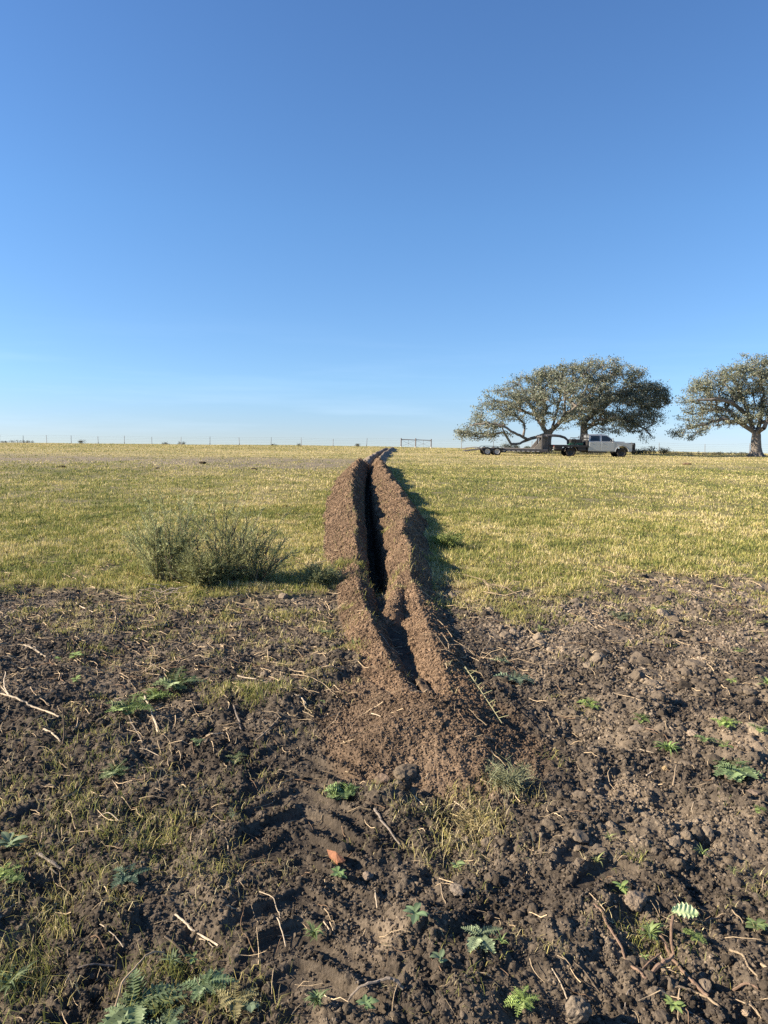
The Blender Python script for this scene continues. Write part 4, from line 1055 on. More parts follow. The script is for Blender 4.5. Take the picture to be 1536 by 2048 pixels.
def branchy(name, label, cat, px, py, polys, col, sides=6, group=None, jitter=0):
    """polys: list of (list of (px,py,height above ground), r0, r1)"""
    b = W(px, py); z0 = float(gz(b[0], b[1])[0]); o = np.array([b[0], b[1], z0]); mb = MB()
    for pts, r0, r1 in polys:
        P = []
        for q in pts:
            w_ = W(q[0], q[1]); P.append((w_[0], w_[1], 0 if len(q) < 3 else q[2]))
        P = np.array(P)
        # resample smoothly
        n = max(6, len(P) * 4); tt = np.linspace(0, len(P) - 1, n); i0 = np.clip(np.floor(tt).astype(int), 0, len(P) - 2); f = (tt - i0)[:, None]
        pm = P[np.clip(i0 - 1, 0, len(P) - 1)]; p0 = P[i0]; p1 = P[i0 + 1]; p2 = P[np.clip(i0 + 2, 0, len(P) - 1)]
        Q = .5 * ((2 * p0) + (p1 - pm) * f + (2 * pm - 5 * p0 + 4 * p1 - p2) * f ** 2 + (3 * p0 - 3 * p1 + p2 - pm) * f ** 3)
        L = np.linalg.norm(np.diff(P[:, :2], axis=0), axis=1).sum()
        Q[:, :2] += rng.normal(size=(n, 2)) * L * .006
        # rest on the highest soil under the stick rather than following every crumb
        zg = gz(Q[:, 0], Q[:, 1]); k = np.array([zg[max(0, i - 2):i + 3].max() for i in range(n)]); k = np.convolve(np.pad(k, 2, mode='edge'), np.ones(5) / 5, 'valid')
        rad = .62 * np.linspace(r0, r1, n) * (1 + .12 * rng.normal(size=n))
        Q[:, 2] = np.maximum(k, zg) + Q[:, 2] + rad * .7
        c = np.array(col) * rng.uniform(.85, 1.15)
        mb.tube(Q - o, rad, sides, c)
    ob = mb.build(name, M_stick, None, loc=tuple(o))
    return tag(ob, label, cat, group)
PALE = (.46, .375, .265); TAN = (.30, .23, .15); DARK = (.11, .085, .06); GREYW = (.19, .16, .13); RED = (.17, .115, .08)
G1 = 'sticks lying on the churned soil'
STICKS = [
 ('pale crooked stick on bare soil below the left grass edge', 'stick', [([(152, 1208), (167, 1218), (193, 1229)], .009, .006)], PALE),
 ('short thick pale split stick near the left edge', 'stick', [([(48, 1299), (70, 1305), (91, 1313)], .013, .009), ([(50, 1293), (72, 1301)], .004, .003)], PALE),
 ('long wavy pale branch with a fork at the left edge', 'branch', [([(1, 1403), (21, 1410), (44, 1418), (62, 1421), (91, 1432), (118, 1447)], .009, .007), ([(13, 1372, .06), (9, 1395, .03), (21, 1409)], .005, .005), ([(5, 1397, .02), (21, 1409)], .006, .006)], PALE),
 ('pale curved twig above the long forked branch', 'twig', [([(61, 1386), (75, 1406), (98, 1417)], .005, .004)], TAN),
 ('dark stick standing out of the soil right of the forked branch', 'stick', [([(126, 1490), (129, 1487, .05), (129, 1488, .13), (128, 1490, .19)], .008, .005)], DARK),
 ('pale straight stick below the long forked branch', 'stick', [([(88, 1471), (104, 1479), (121, 1489)], .009, .006)], PALE),
 ('long dark bent twig beside the green weeds on the left', 'twig', [([(232, 1397), (250, 1416), (260, 1440), (286, 1486)], .005, .006)], GREYW),
 ('straight pale stick with dark bands pointing down from the weeds', 'stick', [([(290, 1402, .04), (302, 1429), (316, 1468)], .007, .007)], PALE),
 ('short forked dry twig between two dark sticks on the left', 'twig', [([(254, 1449), (242, 1457), (230, 1463)], .005, .003), ([(240, 1457), (246, 1466)], .003, .002)], TAN),
 ('small pale chip stick in the hollow under the green bushes', 'stick', [([(276, 1255), (288, 1264)], .008, .005)], PALE),
 ('thin hooked vine stem lying over small weeds on the left', 'stem', [([(115, 1334), (156, 1333), (167, 1325), (191, 1322), (194, 1338), (195, 1356)], .004, .004)], TAN),
 ('slanting tan twig above the vine stem', 'twig', [([(149, 1284), (160, 1297)], .006, .004)], TAN),
 ('long straight pale stick left of the soil fan', 'stick', [([(475, 1359), (505, 1367), (538, 1378)], .008, .006)], PALE),
 ('knobbly pale twig ending in a fork left of the soil fan', 'twig', [([(569, 1389), (585, 1402), (603, 1411), (612, 1415)], .005, .006), ([(606, 1411), (611, 1421)], .005, .004)], PALE),
 ('thin tan twig leaning up behind the long straight pale stick', 'twig', [([(505, 1316), (493, 1336), (483, 1357)], .004, .004)], TAN),
 ('double tan stick lying diagonally above the tyre prints', 'stick', [([(559, 1441), (541, 1464), (511, 1487)], .008, .006), ([(548, 1461), (530, 1476)], .007, .004)], TAN),
 ('curved tan twig at the left foot of the soil fan', 'twig', [([(679, 1421), (668, 1446), (645, 1469)], .006, .005)], TAN),
 ('short upright bark covered stick in yellow grass', 'stick', [([(466, 1417), (476, 1440), (482, 1463)], .008, .006)], GREYW),
 ('small flat pale chip of wood below the yellow grass', 'stick', [([(412, 1478), (432, 1478), (447, 1472)], .005, .006)], PALE),
 ('straight thin stem in the dark soil above the lower weeds', 'stem', [([(556, 1512), (526, 1553)], .003, .003)], TAN),
 ('brown stick with a thick end below the pale lump of clay', 'stick', [([(749, 1623), (757, 1634), (765, 1648), (800, 1685)], .011, .005)], GREYW),
 ('short pale twig on the lower part of the soil fan', 'twig', [([(742, 1447), (761, 1459)], .006, .004)], PALE),
 ('thin ragged root on soil left of the fan', 'root', [([(582, 1355), (608, 1366), (647, 1378), (675, 1400), (694, 1412)], .004, .003)], TAN),
 ('smooth pale stick with a side shoot in the lower left middle', 'stick', [([(352, 1824), (375, 1841), (400, 1854), (436, 1876)], .0065, .005), ([(398, 1855), (427, 1879)], .003, .002)], PALE),
 ('dark curved stick below the smooth pale stick', 'stick', [([(327, 1862), (365, 1888), (391, 1911)], .005, .006)], DARK),
 ('long stalk lying across the large thistle', 'stalk', [([(328, 1923, .05), (300, 1947, .09), (271, 1971, .10), (245, 1992, .08), (230, 2012, .04)], .0035, .005)], TAN),
 ('thin grey stick lying level above the large thistle', 'stick', [([(156, 1911), (190, 1905), (229, 1901)], .004, .005)], GREYW),
 ('thin pale straw stalk pointing at the pale stick', 'stalk', [([(199, 1845), (222, 1862), (246, 1879)], .0025, .0025)], PALE),
 ('brown stem lying up to the right at the far left bottom', 'stem', [([(62, 1831), (85, 1818), (112, 1802)], .004, .004)], GREYW),
 ('grey stick cut off by the left edge', 'stick', [([(-6, 1842), (10, 1825), (29, 1810)], .006, .004)], GREYW),
 ('reddish stalk at the bottom below the thistle', 'stalk', [([(282, 2020), (293, 2034), (309, 2052)], .0045, .004)], TAN),
 ('broken thick grey piece of wood in the dry grass on the left', 'stick', [([(75, 1711), (98, 1722), (122, 1731)], .010, .008), ([(88, 1727), (115, 1741)], .005, .004)], GREYW),
 ('pale arched twig in the grassy patch on the left', 'twig', [([(197, 1651), (219, 1650, .02), (237, 1658)], .0035, .003)], PALE),
 ('short pale twig above the dark hollow left of the tyre prints', 'twig', [([(280, 1503), (298, 1506), (318, 1512)], .004, .003)], PALE),
 ('bent straw stem lying across the tyre prints', 'stem', [([(518, 1786), (541, 1799), (552, 1812), (558, 1830), (560, 1847)], .0028, .002), ([(554, 1848), (572, 1887)], .003, .003), ([(552, 1813), (562, 1812)], .002, .001)], PALE),
 ('short pale twig right of the tyre prints', 'twig', [([(647, 1845), (660, 1864)], .0035, .003)], PALE),
 ('short pale straight chip among clods in the centre foreground', 'stick', [([(750, 1782), (754, 1808)], .0035, .003)], PALE),
 ('thick curved root arching out of the soil at the bottom centre', 'root', [([(687, 2008), (705, 1999, .02), (731, 1998, .03), (765, 1993, .03), (785, 1994, .02), (805, 1997)], .004, .008)], GREYW),
 ('thin dark twig just above the arched root', 'twig', [([(710, 1986), (725, 1973), (741, 1964)], .003, .002)], GREYW),
 ('thin curved twig above the small oval leaved weeds', 'twig', [([(881, 1767), (885, 1796), (892, 1812)], .0035, .003)], TAN),
 ('pale tapering twig above the large stone', 'twig', [([(1103, 1947), (1123, 1976), (1134, 1999)], .0025, .0035)], PALE),
 ('thin wavy root with a hook on the right foreground', 'root', [([(1060, 1706), (1082, 1709), (1102, 1708), (1110, 1699)], .0025, .002)], TAN),
 ('short curved root under the hooked root', 'root', [([(1110, 1711), (1103, 1718), (1100, 1727)], .0025, .002)], TAN),
 ('flat dark stalk pointing down to the right past the stone', 'stalk', [([(1146, 1933), (1165, 1946), (1200, 1981)], .004, .003)], DARK),
 ('short pale straw chips left of the brush pile', 'twig', [([(1110, 1918), (1140, 1942)], .0025, .002), ([(1112, 1926), (1128, 1934)], .002, .002)], TAN),
 ('thin bent twig at the top left of the brush pile', 'twig', [([(1156, 1815), (1175, 1806), (1190, 1820), (1209, 1842)], .0035, .003)], TAN),
 ('long reddish branch leading down into the brush pile', 'branch', [([(1188, 1830), (1203, 1843), (1214, 1861), (1240, 1893), (1252, 1915), (1266, 1936), (1282, 1958), (1292, 1968)], .0055, .0065), ([(1282, 1942, .01), (1303, 1930, .03), (1322, 1920, .05)], .006, .0045)], RED),
 ('thick sawn stub of branch sticking up in the brush pile', 'branch', [([(1300, 1957), (1320, 1949, .03), (1344, 1937, .06)], .010, .011)], RED),
 ('thick forked branch running down to the right through the brush pile', 'branch', [([(1320, 1868, .02), (1332, 1884, .02), (1344, 1899), (1370, 1940), (1396, 1968), (1418, 1990)], .009, .008), ([(1345, 1854, .04), (1342, 1877, .02), (1351, 1900)], .007, .007)], RED),
 ('curved smooth branch at the bottom of the brush pile', 'branch', [([(1312, 1957), (1335, 1967), (1352, 1973), (1383, 1976), (1400, 1982), (1417, 1992), (1446, 2016)], .006, .005)], TAN),
 ('ragged stick with peeling bark right of the brush pile', 'stick', [([(1459, 1893), (1475, 1903), (1487, 1914), (1498, 1937), (1517, 1957)], .0075, .004), ([(1487, 1914), (1494, 1906)], .003, .002)], TAN),
 ('dark reddish stick under the peeling stick at the right', 'stick', [([(1467, 1960), (1493, 1962), (1516, 1971)], .007, .005)], RED),
 ('thin forked root at the bottom right corner', 'root', [([(1470, 1989), (1490, 1998), (1505, 2005), (1523, 2020)], .003, .0025), ([(1500, 1994), (1524, 2022)], .003, .002)], TAN),
 ('brown stick beside the pale lobed leaf', 'stick', [([(1412, 1843), (1430, 1831), (1448, 1817)], .005, .005)], RED),
 ('grey root curving below the smooth branch', 'root', [([(1363, 2005), (1386, 2020), (1415, 2036), (1440, 2046)], .005, .004)], GREYW),
 ('brown stick cut by the right edge near the bottom', 'stick', [([(1523, 1927), (1532, 1938), (1545, 1950)], .008, .007)], TAN),
 ('upright dry root at the bottom right', 'root', [([(1358, 1986, .02), (1356, 2012), (1357, 2039)], .0035, .003)], TAN),
 ('thin curved twig right of the large stone', 'twig', [([(1251, 2007), (1253, 1989), (1266, 1976)], .003, .0025)], GREYW),
 ('long dull root on rough soil right of the dug bank', 'root', [([(1225, 1403), (1252, 1408), (1282, 1419)], .007, .004)], TAN),
 ('thin dry stem arching over a hollow on the right', 'stem', [([(1323, 1428), (1342, 1418), (1365, 1414)], .004, .003)], TAN),
 ('short stout reddish stick near the small weeds on the right', 'stick', [([(1292, 1465), (1308, 1473)], .008, .007)], RED),
 ('pale stalk lying against a spiky green weed on the right', 'stalk', [([(1279, 1498), (1308, 1504)], .005, .004)], PALE),
 ('small bright pale chip on the right side soil', 'stick', [([(1293, 1547), (1309, 1540)], .006, .004)], PALE),
 ('short upright tan stick on the right side soil', 'stick', [([(1351, 1548, .03), (1346, 1571)], .004, .006)], TAN),
 ('curved grey green stem lying level on the right', 'stem', [([(1370, 1580), (1395, 1576), (1424, 1577)], .0045, .003)], TAN),
 ('small bent twig left of the upright tan stick', 'twig', [([(1265, 1571), (1284, 1579)], .004, .003)], TAN),
 ('thin stalk touching the right edge', 'stalk', [([(1503, 1618), (1540, 1622)], .003, .003)], TAN),
 ('long pale straw lying on the bare soil near the right grass edge', 'stalk', [([(1370, 1225), (1400, 1236), (1435, 1246)], .006, .004)], PALE),
 ('tan twig crossing the shaded foot of the right bank', 'twig', [([(875, 1259), (890, 1272), (908, 1291)], .006, .004)], TAN),
 ('thin curved stem left of the long pale straw', 'stem', [([(1172, 1245), (1182, 1254), (1198, 1261)], .005, .004)], TAN),
 ('fine pale straw bent inside the shaded trench end', 'stalk', [([(755, 1298), (772, 1306), (782, 1317)], .004, .003)], PALE),
 ('pale straw lying below the pale lump of clay', 'stalk', [([(828, 1591), (838, 1604), (854, 1623)], .004, .003)], PALE),
 ('pale branching straw over the heap of cut grass', 'stalk', [([(909, 1596), (930, 1615), (958, 1649)], .004, .003), ([(925, 1612), (940, 1612)], .003, .002)], PALE),
 ('bent tan root at the foot of the soil fan', 'root', [([(958, 1568), (985, 1575), (998, 1566), (1006, 1558)], .005, .005)], TAN),
 ('pale split chip at the far right hand soil', 'stick', [([(1383, 1608), (1388, 1596)], .003, .003)], PALE),
]
for lab, cat, polys, col in STICKS:
    q = polys[0][0][0]; nm = {'stick': 'stick', 'twig': 'twig', 'branch': 'branch', 'root': 'root', 'stem': 'dry_stalk', 'stalk': 'dry_stalk'}[cat]
    branchy(nm, lab, cat, q[0], q[1], polys, col, group=None)
def tangles():
    L = [(285, 1210, .35, 26, TAN, 'tangle of dry grey twigs in front of the left green bush'), (330, 1195, .30, 20, (.30, .25, .2), 'tangle of reddish bare twigs between grass and soil at the left'),
         (300, 1340, .3, 16, TAN, 'loose net of pale roots on the soil left of the straight stick'), (960, 1320, .35, 18, TAN, 'spray of dry stems in the shade right of the trench end'),
         (620, 1150, .3, 12, GREYW, 'pale dead twig ball in the bush shade'), (1000, 1190, .4, 16, TAN, 'loose dry stems at the right grass edge beside the bank'), (1330, 1840, .1, 10, TAN, 'fine dry stems under the pale lobed leaf')]
    for i, (px, py, rad, n, col, lab) in enumerate(L):
        q = W(px, py); z0 = float(gz(*q)[0]); mb = MB(); r_ = np.random.default_rng(500 + i)
        for _ in range(n):
            a = r_.uniform(0, 2 * np.pi); p = r_.normal(size=2) * rad * .35; ln = rad * r_.uniform(.3, .9); e = p + ln * np.array([math.cos(a), math.sin(a)])
            h = r_.uniform(0, rad * .35); m = (p + e) / 2 + r_.normal(size=2) * ln * .15
            zs = gz(q[0] + np.array([p[0], m[0], e[0]]), q[1] + np.array([p[1], m[1], e[1]])) - z0
            mb.tube([(p[0], p[1], zs[0] + .01), (m[0], m[1], zs[1] + h * .7 + .01), (e[0], e[1], zs[2] + h + .005)], [.0006 * q[1], .0005 * q[1], .0003 * q[1]], 4, np.array(col) * r_.uniform(.7, 1.3), cap=False)
        tag(mb.build('twig_tangle', M_stick, None, loc=(q[0], q[1], z0)), lab, 'twigs')
tangles()
def bark_piece():
    pts = [(648, 1703), (660, 1706), (668, 1715), (690, 1726), (698, 1732), (690, 1737), (676, 1738), (664, 1727), (652, 1716)]
    w_ = np.array([W(*p) for p in pts]); c = w_.mean(0); z = gz(w_[:, 0], w_[:, 1]).max(); z0 = float(gz(*c)[0]); n = len(w_)
    d = (w_ - c) * .75
    V = [(x, y, z - z0 + .012 + .25 * abs(x) * .2 + .10 * x * 0) for x, y in d] + [(x * .9, y * .9, z - z0 + .002) for x, y in d] + [(0, .0, z - z0 + .034)]
    F = [(i, (i + 1) % n, 2 * n) for i in range(n)] + [(i, i + n, (i + 1) % n + n, (i + 1) % n) for i in range(n)] + [tuple(range(2 * n - 1, n - 1, -1))]
    o = from_poly('bark_piece', V, F, mat('red_bark', (.20, .085, .04), rough=.85, noise=.45, nscale=45, bump=.004, bscale=70), None, (c[0], c[1], z0))
    tag(o, 'rust red curved piece of bark in the centre foreground', 'bark')
bark_piece()

# ------------------------------------------------------------------ lone stones and lumps
def lump(name, lab, cat, px, py, wpx, hk, col, seed, sink=.25, squash=.75):
    q = W(px, py); r = wpx / 2 / F_PX * math.hypot(q[1], EYE); v, f = rough_ico(3, seed, .38)
    v = v * np.array([1, .9, squash]) * r 
    mb = MB(); c = np.array(col) * (1 + .08 * np.random.default_rng(seed + 1).normal(size=(len(v), 1))); mb.add(v, f, None, c)
    z = float(gz(*q)[0]); o = mb.build(name, M_stone, None, loc=(q[0], q[1], z + r * squash * (1 - 2 * sink))); o.rotation_euler = (0, 0, seed)
    return tag(o, lab, cat)
lump('stone', 'large grey brown stone at the bottom edge right of centre', 'stone', 1152, 2034, 46, 1, (.17, .14, .105), 3, .15, 1.1)
lump('dirt_clod', 'big pale clay lump at the lower tip of the soil fan', 'soil clod', 812, 1552, 62, 1, (.125, .10, .072), 4, .42, .5)
lump('dirt_clod', 'smaller pale clay lump touching the big one at the tip of the soil fan', 'soil clod', 797, 1576, 26, 1, (.14, .115, .085), 5, .25, .9)
lump('dirt_clod', 'reddish brown clod under the pale clay lumps', 'soil clod', 765, 1570, 34, 1, (.15, .11, .08), 6, .2, .8)
lump('dirt_clod', 'pointed clay clod lying in the right tyre print', 'soil clod', 1272, 1808, 46, 1, (.19, .15, .11), 7, .3, .7)
lump('stone', 'small rounded stone at the bottom edge right of the large stone', 'stone', 1252, 2040, 24, 1, (.26, .21, .15), 8, .2, .8)
lump('stone', 'small tan stone in the bottom right corner', 'stone', 1492, 2013, 14, 1, (.34, .26, .18), 9, .2, .9)
lump('dirt_clod', 'dark upright clod on the bare soil below the left grass edge', 'soil clod', 72, 1262, 16, 1, (.10, .08, .06), 10, .1, 1.2)
lump('dirt_clod', 'pale clay lump half under a weed at the right edge', 'soil clod', 1512, 1478, 56, 1, (.23, .185, .13), 11, .38, .5)
lump('dirt_clod', 'rounded clod right of the upright tan stick', 'soil clod', 1506, 1597, 24, 1, (.17, .13, .10), 12, .2, .8)
lump('dirt_clod', 'small round tan clod beside the bright pale chip', 'soil clod', 1330, 1542, 12, 1, (.30, .22, .12), 13, .1, .9)
lump('dirt_clod', 'pale clod with a hollow beside it above the spiky green weed', 'soil clod', 1384, 1482, 26, 1, (.24, .19, .14), 14, .2, .8)
lump('dirt_clod', 'square sided clod in the centre foreground below the cut grass', 'soil clod', 915, 1790, 32, 1, (.17, .14, .11), 15, .2, .9)
lump('dirt_clod', 'clod with a reddish face at the left of the pale heap of straw', 'soil clod', 735, 1750, 22, 1, (.19, .15, .115), 16, .2, .8)
for px, py, wpx, lab, cl in [(405, 931, 16, 'dark lump casting a shadow on the bare patch of pasture left of the trench', (.04, .03, .02)), (124, 939, 16, 'dark lump on the bare patch at the far left of the pasture', (.04, .03, .02)),
                        (508, 941, 14, 'low dark lump nearest the trench on the left pasture', (.05, .04, .03)), (315, 941, 9, 'small dark lump between two larger ones on the left pasture', (.05, .04, .03)), (1374, 931, 18, 'low brown soil mound in the pasture in front of the right oak', (.16, .11, .07)),
                        (1289, 940, 7, 'tiny dark lump in the pasture right of the pickup', (.06, .05, .03))]:
    lump('dung_pile' if wpx < 18 else 'soil_mound', lab, 'dung' if wpx < 18 else 'soil mound', px, py, wpx, 1, cl, int(px) % 50 + 20, .25, .45)

# ------------------------------------------------------------------ leafy weeds
GR = (.15, .22, .05); LG = (.27, .38, .085); BG = (.15, .21, .075); OL = (.23, .25, .07); PG = (.40, .48, .20)
def leaf_strip(mb, L, Wd, ang, lift, curl, col, kind, r_, base=(0, 0, 0), segs=9, rib=(.30, .36, .22)):
    """one leaf growing from base in direction ang"""
    t = np.linspace(0, 1, segs); d = np.array([math.cos(ang), math.sin(ang)]); nrm_ = np.array([-d[1], d[0]])
    x = L * t; z = L * (lift * t - curl * t * t)
    if kind == 'oval': w_ = Wd * np.sin(np.pi * np.clip(.12 + .88 * t, 0, 1) ** 1.2)
    elif kind == 'blade': w_ = Wd * (1 - t ** 2)
    else: w_ = Wd * (np.sin(np.pi * np.clip(.1 + .9 * t, 0, 1) ** .9) + .12)
    side = r_.normal() * .12 * L * t ** 2
    cx = base[0] + d[0] * x + nrm_[0] * side; cy = base[1] + d[1] * x + nrm_[1] * side; cz = base[2] + z
    if kind in ('lobed', 'lacy'):
        # midrib strip plus separate pointed lobes on both sides
        n = 9; V = []; F4 = []; F3 = []; C = []
        mw = Wd * .22
        for i in range(segs):
            V += [(cx[i] - nrm_[0] * mw * (1 - t[i] * .7), cy[i] - nrm_[1] * mw * (1 - t[i] * .7), cz[i] + .0), (cx[i] + nrm_[0] * mw * (1 - t[i] * .7), cy[i] + nrm_[1] * mw * (1 - t[i] * .7), cz[i])]
            C += [col * .9 + np.array(rib) * .1] * 2
        F4 += [(2 * i, 2 * i + 1, 2 * i + 3, 2 * i + 2) for i in range(segs - 1)]
        for k in range(n):
            u = .14 + .84 * k / (n - 1); i = u * (segs - 1); i0 = int(min(i, segs - 2)); f = i - i0
            p = np.array([cx[i0] + (cx[i0 + 1] - cx[i0]) * f, cy[i0] + (cy[i0 + 1] - cy[i0]) * f, cz[i0] + (cz[i0 + 1] - cz[i0]) * f])
            lw = Wd * (math.sin(math.pi * min(1, (.12 + .86 * u)) ** .9) + .18)
            step = L / n * (.60 if kind == 'lobed' else .40)
            for s_ in (-1, 1):
                tip = p + np.append(nrm_ * s_ * lw * r_.uniform(.8, 1.15) + d * step * .9, lw * r_.uniform(-.15, .45))
                a = p - np.append(d * step * .5, 0); b = p + np.append(d * step * .6, 0)
                m1 = p + np.append(nrm_ * s_ * lw * .62 - d * step * .35, lw * .22 * r_.uniform(.2, 1.4)); m2 = p + np.append(nrm_ * s_ * lw * .66 + d * step * .95, lw * .05)
                o_ = len(V); V += [a, b, m2, tip, m1]; F4.append((o_, o_ + 1, o_ + 2, o_ + 4)); F3.append((o_ + 4, o_ + 2, o_ + 3))
                cc = col * r_.uniform(.75, 1.3); C += [cc, cc, cc, cc * 1.15 + .02, cc]
        mb.add(np.array([np.asarray(v, float) for v in V]), F3, F4, np.array(C))
    else:
        up = .18 * w_
        V = np.stack([np.stack([cx - nrm_[0] * w_, cy - nrm_[1] * w_, cz + up], -1), np.stack([cx, cy, cz], -1), np.stack([cx + nrm_[0] * w_, cy + nrm_[1] * w_, cz + up], -1)], 1).reshape(-1, 3)
        F4 = [(3 * i + k, 3 * i + k + 1, 3 * i + k + 4, 3 * i + k + 3) for i in range(segs - 1) for k in (0, 1)]
        cc = np.repeat((col * r_.uniform(.8, 1.2))[None], len(V), 0); cc[1::3] = cc[1::3] * .7 + np.array(rib) * .3
        mb.add(V, None, F4, cc)

def weed(lab, px, py, wpx, kind, col, n, seed, lift=(.25, .9), parts=False, name='weed', cat='weed', wr=.22, wob=.25):
    """rosette: wpx = full width in photo pixels"""
    q = W(px, py); z0 = float(gz(*q)[0]); r_ = np.random.default_rng(seed); dist = math.hypot(q[1], EYE)
    Rr = wpx / 2 / F_PX * dist
    col = np.array(col) * .85 + np.array([.03, .025, .02])
    Rr *= 1.04; n = int(n * 1.25)
    if parts: t = thing(name, lab, cat, (q[0], q[1], z0 + .003))
    mb = MB()
    for i in range(n):
        ang = i * 2.399 + r_.normal() * .3; f = r_.uniform(.6, 1.1) * (1 if i < n * .7 else .6); L = Rr * f
        li = r_.uniform(*lift); c = col * r_.uniform(.75, 1.25)
        m = MB() if parts else mb
        leaf_strip(m, L, L * wr, ang, li, li * r_.uniform(.5, 1.0), c, kind, r_, base=(r_.normal() * Rr * .05, r_.normal() * Rr * .05, .012 + r_.uniform(0, .02)))
        if parts: m.build('leaf', M_leaf, t)
    if parts: return t
    return tag(mb.build(name, M_leaf, None, loc=(q[0], q[1], z0 + .003)), lab, cat)
